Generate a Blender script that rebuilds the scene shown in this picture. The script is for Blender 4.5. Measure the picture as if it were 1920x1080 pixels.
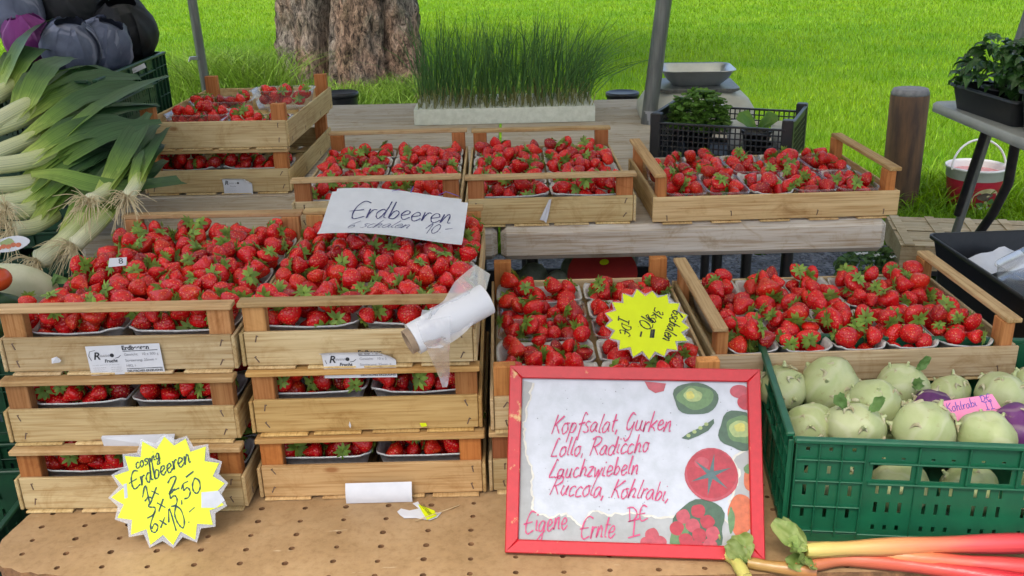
import bpy, bmesh, math, random
import numpy as np
from mathutils import Vector, Matrix, Quaternion
for o in list(bpy.data.objects): bpy.data.objects.remove(o, do_unlink=True)
S = bpy.context.scene; C = S.collection
R = math.radians
# ------------------------------------------------------------------ camera
F_PX, TILT, ROLL, CAMZ = 1780.0, R(20.8), R(-1.35), 1.54
cd = bpy.data.cameras.new('camera'); cam = bpy.data.objects.new('camera', cd); C.objects.link(cam)
CM = Matrix.Rotation(math.pi/2-TILT, 3, 'X') @ Matrix.Rotation(ROLL, 3, 'Z')
cam.matrix_world = Matrix.Translation((0, 0, CAMZ)) @ CM.to_4x4()
cd.sensor_width = 36; cd.lens = 36*F_PX/1920; cd.clip_start = .05; cd.clip_end = 600
S.camera = cam
S.render.resolution_x, S.render.resolution_y = 1024, 576
# ------------------------------------------------------------------ sky, sun, exposure
SUN_EL, SUN_AZ = R(60), R(205)            # azimuth measured clockwise from +Y: behind the camera, a little to the left
w = bpy.data.worlds.new('World'); S.world = w; w.use_nodes = True
nt = w.node_tree; nt.nodes.clear()
sky = nt.nodes.new('ShaderNodeTexSky'); sky.sky_type = 'NISHITA'; sky.sun_disc = False
sky.sun_elevation = SUN_EL; sky.sun_rotation = SUN_AZ; sky.air_density = 1.0; sky.dust_density = 4.0; sky.ozone_density = .6
bg = nt.nodes.new('ShaderNodeBackground'); bg.inputs['Strength'].default_value = .095
wo = nt.nodes.new('ShaderNodeOutputWorld')
nt.links.new(sky.outputs[0], bg.inputs[0]); nt.links.new(bg.outputs[0], wo.inputs[0])
sl = bpy.data.lights.new('sun', 'SUN'); sl.energy = 1.5; sl.angle = R(24); sl.color = (1, .965, .9)
so = bpy.data.objects.new('sun', sl); C.objects.link(so)
sd = Vector((math.sin(SUN_AZ)*math.cos(SUN_EL), math.cos(SUN_AZ)*math.cos(SUN_EL), math.sin(SUN_EL)))
so.rotation_euler = (-sd).to_track_quat('-Z', 'Y').to_euler()
vs = S.view_settings; vs.view_transform = 'Standard'; vs.look = 'None'; vs.gamma = 1; vs.use_curve_mapping = False
vs.exposure = 1.76
# ------------------------------------------------------------------ pixel -> point helpers (calibrated camera)
def ray(px, py): return CM @ Vector(((px-960)/F_PX, -(py-540)/F_PX, -1))
def at(px, py, z):
    d = ray(px, py); t = (z-CAMZ)/d.z; return Vector((d.x*t, d.y*t, z))
def aty(px, py, y):
    d = ray(px, py); t = y/d.y; return Vector((d.x*t, y, CAMZ+d.z*t))
def proj(p):
    c = CM.transposed() @ (Vector(p)-Vector((0, 0, CAMZ)))
    return 960+F_PX*c.x/-c.z, 540-F_PX*c.y/-c.z, -c.z
rnd = random.Random(7)
T, B = .60, .88                       # front table top, back table top
# ------------------------------------------------------------------ materials
MATS = {}
def L(nt, a, b): nt.links.new(a, b)
def newmat(name):
    m = bpy.data.materials.new(name); m.use_nodes = True; n = m.node_tree
    MATS[name] = m
    return m, n, n.nodes['Principled BSDF']
def node(n, t, **k):
    x = n.nodes.new(t)
    for a, v in k.items():
        if a in x.inputs: x.inputs[a].default_value = v
        else: setattr(x, a, v)
    return x
def coords(n, stretch=(1, 1, 1), rand=True, gen=False):
    tc = node(n, 'ShaderNodeTexCoord'); mp = node(n, 'ShaderNodeMapping'); mp.inputs['Scale'].default_value = stretch
    L(n, tc.outputs['Generated' if gen else 'Object'], mp.inputs['Vector'])
    if rand:
        oi = node(n, 'ShaderNodeObjectInfo'); mu = node(n, 'ShaderNodeMath', operation='MULTIPLY'); mu.inputs[1].default_value = 37.0
        L(n, oi.outputs['Random'], mu.inputs[0])
        cx = node(n, 'ShaderNodeCombineXYZ')
        for i in range(3): L(n, mu.outputs[0], cx.inputs[i])
        L(n, cx.outputs[0], mp.inputs['Location'])
    return mp.outputs[0]
def ramp(n, fac, stops):
    r = node(n, 'ShaderNodeValToRGB'); e = r.color_ramp.elements
    while len(e) < len(stops): e.new(.5)
    for k, (p, c) in zip(e, stops): k.position = p; k.color = (*c, 1)
    L(n, fac, r.inputs[0]); return r.outputs[0]
def mixc(n, a, b, fac, mode='MIX'):
    m = node(n, 'ShaderNodeMix', data_type='RGBA', blend_type=mode)
    for sock, v in ((m.inputs[0], fac), (m.inputs[6], a), (m.inputs[7], b)):
        if hasattr(v, 'links'): L(n, v, sock)
        else: sock.default_value = v if not isinstance(v, tuple) else (*v[:3], 1)
    return m.outputs[2]
def bump(n, b, h, strength=.3, dist=.002):
    x = node(n, 'ShaderNodeBump'); x.inputs['Strength'].default_value = strength; x.inputs['Distance'].default_value = dist
    L(n, h, x.inputs['Height']); L(n, x.outputs[0], b.inputs['Normal'])
def noise(n, v, scale, detail=4, rough=.6, dist=0):
    x = node(n, 'ShaderNodeTexNoise'); x.inputs['Scale'].default_value = scale; x.inputs['Detail'].default_value = detail
    x.inputs['Roughness'].default_value = rough; x.inputs['Distortion'].default_value = dist
    L(n, v, x.inputs['Vector']); return x.outputs['Fac']
def simple(name, c1, c2=None, scale=30, stretch=(1, 1, 1), rough=.6, bmp=.2, bd=.002, island=0, objcol=False, spec=.5, trans=0, mid=(.35, .65), sss=0):
    m, n, b = newmat(name); v = coords(n, stretch)
    c2 = c2 or tuple(x*.8 for x in c1)
    f = noise(n, v, scale)
    col = ramp(n, f, [(mid[0], c1), (mid[1], c2)])
    if island:
        g = node(n, 'ShaderNodeNewGeometry'); h = node(n, 'ShaderNodeMapRange'); h.inputs['To Min'].default_value = 1-island; h.inputs['To Max'].default_value = 1+island
        L(n, g.outputs['Random Per Island'], h.inputs[0])
        hs = node(n, 'ShaderNodeHueSaturation'); L(n, h.outputs[0], hs.inputs['Value']); L(n, col, hs.inputs['Color']); col = hs.outputs[0]
    if objcol:
        oi = node(n, 'ShaderNodeObjectInfo'); col = mixc(n, col, oi.outputs['Color'], 1.0, 'MULTIPLY')
    L(n, col, b.inputs['Base Color']); b.inputs['Roughness'].default_value = rough
    b.inputs['Specular IOR Level'].default_value = spec
    if trans: b.inputs['Transmission Weight'].default_value = trans
    if sss:
        b.inputs['Subsurface Weight'].default_value = sss; b.inputs['Subsurface Scale'].default_value = .01
    if bmp: bump(n, b, f, bmp, bd)
    return m
def leafmat(name, c1, c2, scale=12, island=.25, rough=.5, thin=.35, stretch=(1, 1, 1), spec=.4):
    """leaf: diffuse/gloss plus light passing through the blade"""
    m, n, b = newmat(name); v = coords(n, stretch)
    col = ramp(n, noise(n, v, scale), [(.3, c1), (.7, c2)])
    g = node(n, 'ShaderNodeNewGeometry'); h = node(n, 'ShaderNodeMapRange'); h.inputs['To Min'].default_value = 1-island; h.inputs['To Max'].default_value = 1+island
    L(n, g.outputs['Random Per Island'], h.inputs[0])
    hs = node(n, 'ShaderNodeHueSaturation'); L(n, h.outputs[0], hs.inputs['Value']); L(n, col, hs.inputs['Color'])
    L(n, hs.outputs[0], b.inputs['Base Color']); b.inputs['Roughness'].default_value = rough; b.inputs['Specular IOR Level'].default_value = spec
    t = node(n, 'ShaderNodeBsdfTranslucent'); L(n, hs.outputs[0], t.inputs[0])
    ms = node(n, 'ShaderNodeMixShader'); ms.inputs[0].default_value = thin
    L(n, b.outputs[0], ms.inputs[1]); L(n, t.outputs[0], ms.inputs[2])
    L(n, ms.outputs[0], n.nodes['Material Output'].inputs[0])
    return m
def woodmat(name, pale, dark, rough=.75, axis=0, knots=True, knotcol=(.22, .09, .03), grain=1.0):
    m, n, b = newmat(name)
    st = [55, 55, 55]; st[axis] = 2.2
    v = coords(n, tuple(st)); f = noise(n, v, 1.0, 5, .6, .5)
    st2 = [9, 9, 9]; st2[axis] = 1.2
    f2 = noise(n, coords(n, tuple(st2)), 1.0, 3, .5, 1.2)
    st3 = [260, 260, 260]; st3[axis] = 9
    f3 = noise(n, coords(n, tuple(st3)), 1.0, 2, .5)
    mid = tuple((p+d)/2 for p, d in zip(pale, dark))
    col = ramp(n, f, [(.3, pale), (.55, mid), (.78, dark)])
    col = mixc(n, col, ramp(n, f2, [(.35, (1, 1, 1)), (.7, (.82, .76, .68))]), 1.0, 'MULTIPLY')
    col = mixc(n, col, ramp(n, f3, [(.45, (1, 1, 1)), (.72, (.70, .60, .48))]), .9*grain, 'MULTIPLY')
    if knots:
        vo = node(n, 'ShaderNodeTexVoronoi'); vo.inputs['Scale'].default_value = 1.0
        st4 = [16, 16, 16]; st4[axis] = 7
        L(n, coords(n, tuple(st4)), vo.inputs['Vector'])
        col = mixc(n, col, knotcol, ramp(n, vo.outputs['Distance'], [(.05, (.75,)*3), (.12, (0, 0, 0))]))
    stn = noise(n, coords(n, (1, 1, 1)), 13, 6, .72, .8); col = mixc(n, col, ramp(n, stn, [(.52, (1, 1, 1)), (.60, (.90, .86, .80)), (.72, (.66, .58, .48))]), 1., 'MULTIPLY')
    oi = node(n, 'ShaderNodeObjectInfo'); col = mixc(n, col, oi.outputs['Color'], 1.0, 'MULTIPLY')
    h = node(n, 'ShaderNodeMapRange'); h.inputs['To Min'].default_value = .86; h.inputs['To Max'].default_value = 1.08
    L(n, oi.outputs['Random'], h.inputs[0]); hs = node(n, 'ShaderNodeHueSaturation'); L(n, h.outputs[0], hs.inputs['Value']); L(n, col, hs.inputs['Color'])
    L(n, hs.outputs[0], b.inputs['Base Color']); b.inputs['Roughness'].default_value = rough; b.inputs['Specular IOR Level'].default_value = .25
    mx = node(n, 'ShaderNodeMath', operation='ADD'); L(n, f, mx.inputs[0]); L(n, f3, mx.inputs[1])
    bump(n, b, mx.outputs[0], .35, .0012)
    return m
woodmat('crate_wood', (.62, .51, .335), (.47, .36, .21))
woodmat('rail_wood', (.60, .45, .27), (.44, .29, .15), knots=False)
woodmat('post_wood', (.50, .28, .13), (.36, .17, .07), axis=2, knots=False)
woodmat('grey_wood', (.62, .565, .48), (.43, .375, .305), axis=0, knots=False, rough=.85, grain=1.2)
woodmat('veneer', (.70, .57, .36), (.55, .42, .24), knots=False)
def berrymat():
    m, n, b = newmat('strawberry_flesh')
    v = coords(n, (1, 1, 1), rand=False)
    g = node(n, 'ShaderNodeNewGeometry'); oi = node(n, 'ShaderNodeObjectInfo')
    f = noise(n, v, 38, 2)
    col = ramp(n, f, [(.3, (.72, .010, .009)), (.62, (.58, .006, .008)), (.8, (.74, .035, .010))])
    # ripe to overripe from berry to berry
    dk = ramp(n, g.outputs['Random Per Island'], [(0, (1.1, 2.6, 1.0)), (.2, (1.05, 1, 1)), (.7, (.92, .95, .95)), (.86, (.62, .7, .8)), (1, (.45, .8, 1))])
    col = mixc(n, col, dk, 1.0, 'MULTIPLY'); col = mixc(n, col, oi.outputs['Color'], 1.0, 'MULTIPLY')
    vo = node(n, 'ShaderNodeTexVoronoi'); vo.inputs['Scale'].default_value = 205; vo.inputs['Randomness'].default_value = .55; L(n, v, vo.inputs['Vector'])
    seed = ramp(n, vo.outputs['Distance'], [(.15, (.75, .75, .75)), (.25, (0, 0, 0))])
    col = mixc(n, col, (.80, .34, .10), seed)
    L(n, col, b.inputs['Base Color'])
    b.inputs['Roughness'].default_value = .27; b.inputs['Specular IOR Level'].default_value = .5
    bump(n, b, ramp(n, vo.outputs['Distance'], [(.0, (.45,)*3), (.2, (0,)*3), (.6, (1,)*3)]), .5, .0014)
berrymat()
leafmat('calyx_green', (.13, .25, .02), (.28, .40, .08), 60, .35, .55, .25)
simple('pulp', (.62, .61, .57), (.50, .49, .46), 120, rough=.95, bmp=.6, bd=.002, spec=.1)
simple('staple_metal', (.17, .11, .08), (.09, .05, .03), 200, rough=.5, bmp=0)
simple('paper', (.62, .63, .66), (.58, .59, .62), 40, rough=.8, bmp=.12, bd=.001, spec=.2)
simple('neon_yellow', (.66, .76, .003), (.62, .71, .004), 25, rough=.45, bmp=.15, bd=.001)
simple('neon_pink', (.85, .27, .48), (.80, .25, .45), 25, rough=.7, bmp=.1, bd=.001)
simple('ink_blue', (.03, .03, .16), (.02, .02, .11), 300, rough=.5, bmp=0)
simple('ink_black', (.012, .016, .02), (.02, .02, .025), 300, rough=.5, bmp=0)
simple('ink_green', (.01, .05, .035), (.008, .04, .04), 300, rough=.5, bmp=0)
simple('ink_red', (.52, .05, .16), (.45, .04, .13), 300, rough=.5, bmp=0)
simple('ink_grey', (.20, .20, .22), (.26, .26, .28), 300, rough=.6, bmp=0)
simple('ink_violet', (.10, .08, .45), (.08, .06, .35), 300, rough=.5, bmp=0)
simple('green_plastic', (.007, .105, .046), (.005, .08, .036), 25, rough=.38, bmp=.06, bd=.002)
simple('dark_green_plastic', (.008, .055, .022), (.006, .035, .016), 18, rough=.4, bmp=.1, bd=.002)
simple('black_plastic', (.010, .011, .013), (.018, .018, .02), 40, rough=.4, bmp=.1, bd=.001)
simple('black_metal', (.012, .012, .014), (.03, .025, .022), 30, rough=.45, bmp=.1, bd=.001)
simple('grey_metal', (.20, .21, .20), (.13, .135, .13), 14, stretch=(6, 6, .6), rough=.42, bmp=.1, bd=.001)
MATS['grey_metal'].node_tree.nodes['Principled BSDF'].inputs['Metallic'].default_value = .55
simple('steel', (.72, .73, .72), (.60, .61, .60), 10, rough=.36, bmp=.05, bd=.001)
MATS['steel'].node_tree.nodes['Principled BSDF'].inputs['Metallic'].default_value = 1
simple('beige_plastic', (.52, .50, .40), (.45, .43, .35), 20, rough=.5, bmp=.05)
simple('white_plastic', (.72, .72, .68), (.64, .64, .60), 20, rough=.4, bmp=.05)
simple('styrofoam', (.74, .76, .65), (.62, .64, .53), 55, rough=.85, bmp=.4, bd=.002)
simple('soil', (.035, .024, .016), (.06, .045, .03), 90, rough=.95, bmp=.8, bd=.004)
def clearmat(name, tint, gloss_rough=.12, vis=.12, bmp=.35):
    m, n, b = newmat(name); n.nodes.remove(b)
    t = node(n, 'ShaderNodeBsdfTransparent'); t.inputs[0].default_value = (*tint, 1)
    g = node(n, 'ShaderNodeBsdfGlossy'); g.inputs['Roughness'].default_value = gloss_rough; g.inputs[0].default_value = (.8, .8, .8, 1)
    d = node(n, 'ShaderNodeBsdfDiffuse'); d.inputs[0].default_value = (.8, .8, .82, 1)
    v = coords(n); f = noise(n, v, 60, 3)
    bp = node(n, 'ShaderNodeBump'); bp.inputs['Strength'].default_value = bmp; bp.inputs['Distance'].default_value = .002; L(n, f, bp.inputs['Height'])
    L(n, bp.outputs[0], g.inputs['Normal'])
    fr = node(n, 'ShaderNodeFresnel'); fr.inputs[0].default_value = 1.5; L(n, bp.outputs[0], fr.inputs['Normal'])
    a = node(n, 'ShaderNodeMixShader'); a.inputs[0].default_value = vis; L(n, t.outputs[0], a.inputs[1]); L(n, d.outputs[0], a.inputs[2])
    c = node(n, 'ShaderNodeMixShader'); hf = node(n, 'ShaderNodeMath', operation='MULTIPLY'); hf.inputs[1].default_value = .4; L(n, fr.outputs[0], hf.inputs[0]); L(n, hf.outputs[0], c.inputs[0]); L(n, a.outputs[0], c.inputs[1]); L(n, g.outputs[0], c.inputs[2])
    L(n, c.outputs[0], n.nodes['Material Output'].inputs[0])
clearmat('clear_plastic', (.95, .96, .97), .16, .08, .08)
clearmat('laminate', (.93, .95, .95), .2, .25, .03)
clearmat('film', (.93, .93, .94), .22, .38)
clearmat('film_roll', (.8, .82, .84), .25, .80)
def M(*names): return [MATS[x] for x in names]
# ------------------------------------------------------------------ mesh helpers
class MB:
    def __init__(s): s.v = []; s.f = []; s.m = []; s.s = []
    def add(s, vs, fs, mi=0, sm=False):
        o = len(s.v); s.v += [tuple(x) for x in vs]
        for f in fs: s.f.append([i+o for i in f]); s.m.append(mi); s.s.append(sm)
    def box(s, c, d, rot=None, bev=0, mi=0):
        hx, hy, hz = d[0]/2, d[1]/2, d[2]/2
        if bev:
            b = bev; pts = []
            for sx in (-1, 1):
                for sy in (-1, 1):
                    for sz in (-1, 1):
                        pts += [(sx*hx, sy*(hy-b), sz*(hz-b)), (sx*(hx-b), sy*hy, sz*(hz-b)), (sx*(hx-b), sy*(hy-b), sz*hz)]
            bm = bmesh.new()
            for p in pts: bm.verts.new(p)
            r = bmesh.ops.convex_hull(bm, input=bm.verts); bm.verts.index_update()
            bmesh.ops.dissolve_limit(bm, angle_limit=.01, verts=bm.verts, edges=bm.edges); bm.verts.index_update()
            vs = [v.co.copy() for v in bm.verts]; fs = [[v.index for v in f.verts] for f in bm.faces]; bm.free()
        else:
            vs = [Vector((x*hx, y*hy, z*hz)) for x in (-1, 1) for y in (-1, 1) for z in (-1, 1)]
            fs = [(0, 1, 3, 2), (4, 6, 7, 5), (0, 4, 5, 1), (2, 3, 7, 6), (0, 2, 6, 4), (1, 5, 7, 3)]
        if rot is not None: vs = [rot @ v for v in vs]
        s.add([v+Vector(c) for v in vs], fs, mi)
    def tube(s, pts, rad, n=8, mi=0, caps=True, flat=None, sm=True):
        pts = [Vector(p) for p in pts]; k = len(pts)
        if not hasattr(rad, '__len__'): rad = [rad]*k
        rings = []; prev = None
        for i, p in enumerate(pts):
            t = (pts[min(i+1, k-1)]-pts[max(i-1, 0)]).normalized()
            if prev is None: prev = t.orthogonal().normalized() if flat is None else (Vector(flat)-t*t.dot(Vector(flat))).normalized()
            a = (prev-t*prev.dot(t)).normalized(); prev = a; b = t.cross(a)
            rings.append([p+(a*math.cos(2*math.pi*j/n)+b*math.sin(2*math.pi*j/n))*rad[i] for j in range(n)])
        vs = [v for r in rings for v in r]; fs = []
        for i in range(k-1):
            for j in range(n): fs.append((i*n+j, i*n+(j+1) % n, (i+1)*n+(j+1) % n, (i+1)*n+j))
        s.add(vs, fs, mi, sm)
        if caps:
            s.add(rings[0], [list(range(n))[::-1]], mi); s.add(rings[-1], [list(range(n))], mi)
    def lathe(s, prof, n=24, c=(0, 0, 0), mi=0, sm=True, fn=None):
        """prof: (r, z) points; closed ends where r==0; fn(angle, r, z)->(r, z) deforms"""
        vs = []; idx = []
        for r, z in prof:
            if r == 0: idx.append([len(vs)]*n); vs.append((c[0], c[1], c[2]+z))
            else:
                row = []
                for j in range(n):
                    a = 2*math.pi*j/n; rr, zz = fn(a, r, z) if fn else (r, z)
                    row.append(len(vs)); vs.append((c[0]+rr*math.cos(a), c[1]+rr*math.sin(a), c[2]+zz))
                idx.append(row)
        fs = []
        for i in range(len(idx)-1):
            for j in range(n):
                q = [idx[i][j], idx[i][(j+1) % n], idx[i+1][(j+1) % n], idx[i+1][j]]
                q = [x for t, x in enumerate(q) if x not in q[:t]]
                if len(q) > 2: fs.append(q)
        s.add(vs, fs, mi, sm)
    def ribbon(s, pts, wid, up=(0, 0, 1), fold=0, mi=0, sm=True):
        """a leaf blade: strip along pts, V-folded by `fold` (fraction of width)"""
        pts = [Vector(p) for p in pts]; k = len(pts); vs = []; fs = []
        for i, p in enumerate(pts):
            t = (pts[min(i+1, k-1)]-pts[max(i-1, 0)]).normalized()
            side = t.cross(Vector(up[i] if hasattr(up[0], '__len__') else up))
            side = side.normalized() if side.length > 1e-6 else Vector((1, 0, 0)); nn = side.cross(t)
            w = wid[i]/2
            vs += [p-side*w+nn*fold*w, p, p+side*w+nn*fold*w]
        for i in range(k-1):
            for j in range(2): fs.append((i*3+j, i*3+j+1, i*3+j+4, i*3+j+3))
        s.add(vs, fs, mi, sm)
    def plate(s, poly, z0, z1, mi=0, mi_side=None):
        n = len(poly); vs = [(x, y, z0) for x, y in poly]+[(x, y, z1) for x, y in poly]
        s.add(vs, [list(range(n))[::-1], list(range(n, 2*n))], mi)
        s.add(vs, [(i, (i+1) % n, n+(i+1) % n, n+i) for i in range(n)], mi if mi_side is None else mi_side)
    def mesh(s, name, mats):
        me = bpy.data.meshes.new(name); me.from_pydata(s.v, [], s.f)
        for m in mats: me.materials.append(MATS[m])
        me.polygons.foreach_set('material_index', s.m); me.polygons.foreach_set('use_smooth', s.s); me.update(); return me
    def build(s, name, mats, parent=None, world=False, loc=(0, 0, 0), rot=None):
        if isinstance(mats, str): mats = [mats]
        if world:
            b = parent.location if parent else Vector((0, 0, 0))
            if parent and parent.parent: b = b+parent.parent.location
            s.v = [(x-b.x, y-b.y, z-b.z) for x, y, z in s.v]
        return put(name, s.mesh(name, mats), parent, loc, rot)
def put(name, me, parent=None, loc=(0, 0, 0), rot=None):
    o = bpy.data.objects.new(name, me); C.objects.link(o); o.parent = parent; o.location = loc
    if rot is not None: o.rotation_euler = rot
    return o
def tag(o, label, cat, group=None):
    o['label'] = label; o['category'] = cat
    if group: o['group'] = group
    return o
def thing(name, label, cat, loc=(0, 0, 0), rot=(0, 0, 0), group=None):
    o = bpy.data.objects.new(name, None); C.objects.link(o); o.location = loc; o.rotation_euler = rot; o.empty_display_size = .05
    return tag(o, label, cat, group)
def structure(o): o['kind'] = 'structure'; return o
def stuff(o): o['kind'] = 'stuff'; return o
CACHE = {}
def shared(key, fn):
    if key not in CACHE: CACHE[key] = fn()
    return CACHE[key]
def bez(pts, n):
    """Catmull-Rom through pts"""
    pts = [Vector(p) for p in pts]; out = []
    P = [pts[0]*2-pts[1]]+pts+[pts[-1]*2-pts[-2]]
    for i in range(1, len(P)-2):
        for k in range(n):
            t = k/n; a, b, c, d = P[i-1], P[i], P[i+1], P[i+2]
            out.append(.5*((2*b)+(c-a)*t+(2*a-5*b+4*c-d)*t*t+(3*b-a-3*c+d)*t**3))
    out.append(pts[-1]); return out
def crumpled(mb, base, d, up, l_, w_, seed, amp=.25, nu=9, nv=7, mi=0):
    """torn, crumpled leaf piece"""
    base, d = Vector(base), Vector(d).normalized(); side = d.cross(Vector(up)).normalized(); nn = side.cross(d); vs = []
    for i in range(nu+1):
        u = i/nu; ww = w_*(.25+.75*math.sin(min(1, u*1.25)*math.pi*.62))*(1 if u < .75 else 1-(u-.75)*1.6)
        for j in range(nv+1):
            s_ = j/nv-.5; edge = 1+.35*blob_noise((u*4, s_*2, seed), 1.3, seed) if abs(s_) > .4 else 1
            h = amp*w_*(blob_noise((u*2.2, s_*3, seed), 1.4, seed)+.5*blob_noise((u*5, s_*6, seed), 1.2, seed+4))+.22*w_*abs(s_)
            vs.append(base+d*(l_*u)+side*(ww*s_*edge)+nn*h)
    mb.add(vs, [(i*(nv+1)+j, i*(nv+1)+j+1, (i+1)*(nv+1)+j+1, (i+1)*(nv+1)+j) for i in range(nu) for j in range(nv)], mi, True)
def blob_noise(v, s, seed=0):
    from mathutils import noise as N
    return N.noise(Vector(v)*s+Vector((seed*3.7, seed*1.3, seed*7.1)))
# ------------------------------------------------------------------ handwriting: single-stroke letters
G = {
 'a': (.95, [[(.7, .85), (.4, 1), (.1, .7), (.05, .3), (.25, 0), (.5, .2), (.7, .85), (.68, .3), (.88, .05)]]),
 'b': (.9, [[(.15, 1.9), (.1, .1), (.25, .7), (.5, .95), (.72, .6), (.5, .05), (.1, .08)]]),
 'c': (.8, [[(.65, .85), (.4, 1), (.1, .65), (.15, .15), (.4, 0), (.75, .2)]]),
 'd': (1., [[(.7, .8), (.4, 1), (.08, .6), (.15, .1), (.45, .05), (.75, .9), (.82, 1.9), (.72, .3), (.92, .05)]]),
 'e': (.82, [[(.08, .42), (.6, .62), (.55, .95), (.3, .98), (.08, .55), (.18, .08), (.45, 0), (.78, .3)]]),
 'f': (.7, [[(.8, 1.75), (.55, 1.95), (.38, 1.5), (.25, -.7)], [(.05, .9), (.7, 1)]]),
 'g': (.95, [[(.7, .85), (.4, 1), (.1, .65), (.2, .1), (.5, .2), (.7, .9), (.6, -.5), (.35, -.9), (.08, -.6), (.8, .1)]]),
 'h': (.95, [[(.2, 1.9), (.1, 0), (.25, .7), (.5, 1), (.65, .7), (.62, .1), (.85, .1)]]),
 'i': (.42, [[(.12, 1), (.1, .2), (.35, .05)], [(.16, 1.42), (.2, 1.5)]]),
 'k': (.85, [[(.2, 1.9), (.08, 0)], [(.7, 1), (.14, .45), (.4, .35), (.75, 0)]]),
 'l': (.45, [[(.25, 1.9), (.1, .3), (.4, .05)]]),
 'm': (1.3, [[(.1, 1), (.06, 0), (.25, .8), (.45, .95), (.48, 0), (.7, .85), (.9, .95), (.92, .1), (1.1, .05)]]),
 'n': (.9, [[(.12, 1), (.06, 0), (.25, .7), (.48, 1), (.62, .75), (.6, .1), (.8, .08)]]),
 'o': (.85, [[(.5, .98), (.2, .9), (.05, .45), (.3, 0), (.65, .3), (.6, .85), (.4, 1), (.75, .95)]]),
 'p': (.9, [[(.15, 1), (0, -.9)], [(.12, .5), (.4, 1), (.72, .65), (.5, .05), (.1, .1)]]),
 'r': (.65, [[(.1, 1), (.08, 0), (.2, .6), (.4, .95), (.62, .9)]]),
 's': (.7, [[(.65, .9), (.35, 1), (.15, .75), (.5, .4), (.5, .1), (.2, 0), (0, .12)]]),
 't': (.55, [[(.3, 1.7), (.2, .25), (.45, .02)], [(0, 1.05), (.6, 1.12)]]),
 'u': (.9, [[(.1, 1), (.08, .3), (.3, 0), (.55, .3), (.65, 1), (.6, .2), (.82, .05)]]),
 'w': (1.05, [[(.05, 1), (.2, 0), (.48, .8), (.62, 0), (.95, 1)]]),
 'x': (.75, [[(.08, .9), (.6, .1)], [(.6, .9), (.02, .1)]]),
 'z': (.75, [[(.05, .95), (.6, 1), (.05, .02), (.7, .05)]]),
 'D': (1.35, [[(.2, 1.8), (.15, .05)], [(-.1, 1.75), (.7, 1.8), (1.15, 1.1), (.8, .2), (-.05, 0)]]),
 'E': (1.3, [[(1.25, 1.75), (.7, 1.95), (.3, 1.4), (.2, .5), (.5, 0), (1.2, .25)], [(-.15, .9), (.95, 1.0)]]),
 'G': (1.1, [[(.9, 1.6), (.5, 1.85), (.1, 1), (.3, .2), (.75, .5), (.85, 1), (.75, -.4), (.35, -.8), (.1, -.5)]]),
 'I': (.9, [[(.1, 1.7), (.8, 1.75)], [(.45, 1.72), (.4, .05)], [(.05, .0), (.75, .05)]]),
 'K': (1.1, [[(.3, 1.9), (.1, 0)], [(1.1, 1.8), (.2, .9), (.45, .8), (.95, 0)]]),
 'L': (1., [[(.75, 1.75), (.5, 1.9), (.35, 1.3), (.1, .15), (.25, .05), (.85, .1)]]),
 'R': (1.2, [[(.3, 1.75), (.1, 0)], [(0, 1.65), (.5, 1.9), (.95, 1.7), (.95, 1.25), (.55, .95), (.2, .9)], [(.35, .9), (1., 0)]]),
 '0': (1., [[(.5, 1.7), (.15, 1.2), (.12, .5), (.4, 0), (.8, .4), (.85, 1.2), (.5, 1.75)]]),
 '1': (.7, [[(.02, .9), (.5, 1.8), (.42, 0)]]),
 '2': (1., [[(.1, 1.4), (.45, 1.8), (.8, 1.4), (.1, .05), (.45, .1), (.95, .0)]]),
 '3': (1., [[(.15, 1.6), (.55, 1.8), (.75, 1.4), (.35, 1), (.8, .6), (.6, .1), (.05, .1)]]),
 '5': (1., [[(.8, 1.75), (.25, 1.7), (.15, 1)], [(.15, 1), (.6, 1.1), (.8, .55), (.5, .05), (.05, .15)]]),
 '6': (1., [[(.75, 1.8), (.2, 1), (.15, .3), (.5, 0), (.8, .4), (.55, .8), (.18, .5)]]),
 '.': (.4, [[(.12, .05), (.18, .1)]]), ',': (.45, [[(.2, .15), (.1, -.3)]]), '-': (.9, [[(.1, .7), (.8, .78)]]), ' ': (.6, []),
}
def strokes(text, x0, y0, xh, slant=.2, ang=0, track=1.0, jit=.03, seed=1):
    r = random.Random(seed); out = []; x = 0; ca, sa = math.cos(ang), math.sin(ang)
    for ch in text:
        adv, st = G[ch]; dy = r.uniform(-jit, jit)*2
        for s in st:
            pts = [Vector((px+r.uniform(-jit, jit), py+r.uniform(-jit, jit)+dy, 0)) for px, py in s]
            pts = bez(pts, 5) if len(pts) > 2 else pts
            out.append([(x0+((x+p.x+p.y*slant)*ca-p.y*sa)*xh, y0+((x+p.x+p.y*slant)*sa+p.y*ca)*xh) for p in pts])
        x += adv*track
    return out
def text_width(text, track=1.0): return sum(G[c][0] for c in text)*track
def ink(mb, polys, width, z, fn=None, mi=0):
    """flat ribbons along polylines in the local xy plane; fn(x, y, z) bends them onto a curved sheet"""
    for pl in polys:
        k = len(pl); vs = []
        for i, (x, y) in enumerate(pl):
            ax, ay = pl[max(i-1, 0)]; bx, by = pl[min(i+1, k-1)]; dx, dy = bx-ax, by-ay; l = math.hypot(dx, dy) or 1
            wv = width*(.75+.25*math.sin(i*1.3+x*500))/2; ox, oy = -dy/l*wv, dx/l*wv
            vs += [(x+ox, y+oy, z), (x-ox, y-oy, z)]
        if fn: vs = [fn(*v) for v in vs]
        mb.add(vs, [(2*i, 2*i+1, 2*i+3, 2*i+2) for i in range(k-1)], mi)
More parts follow.
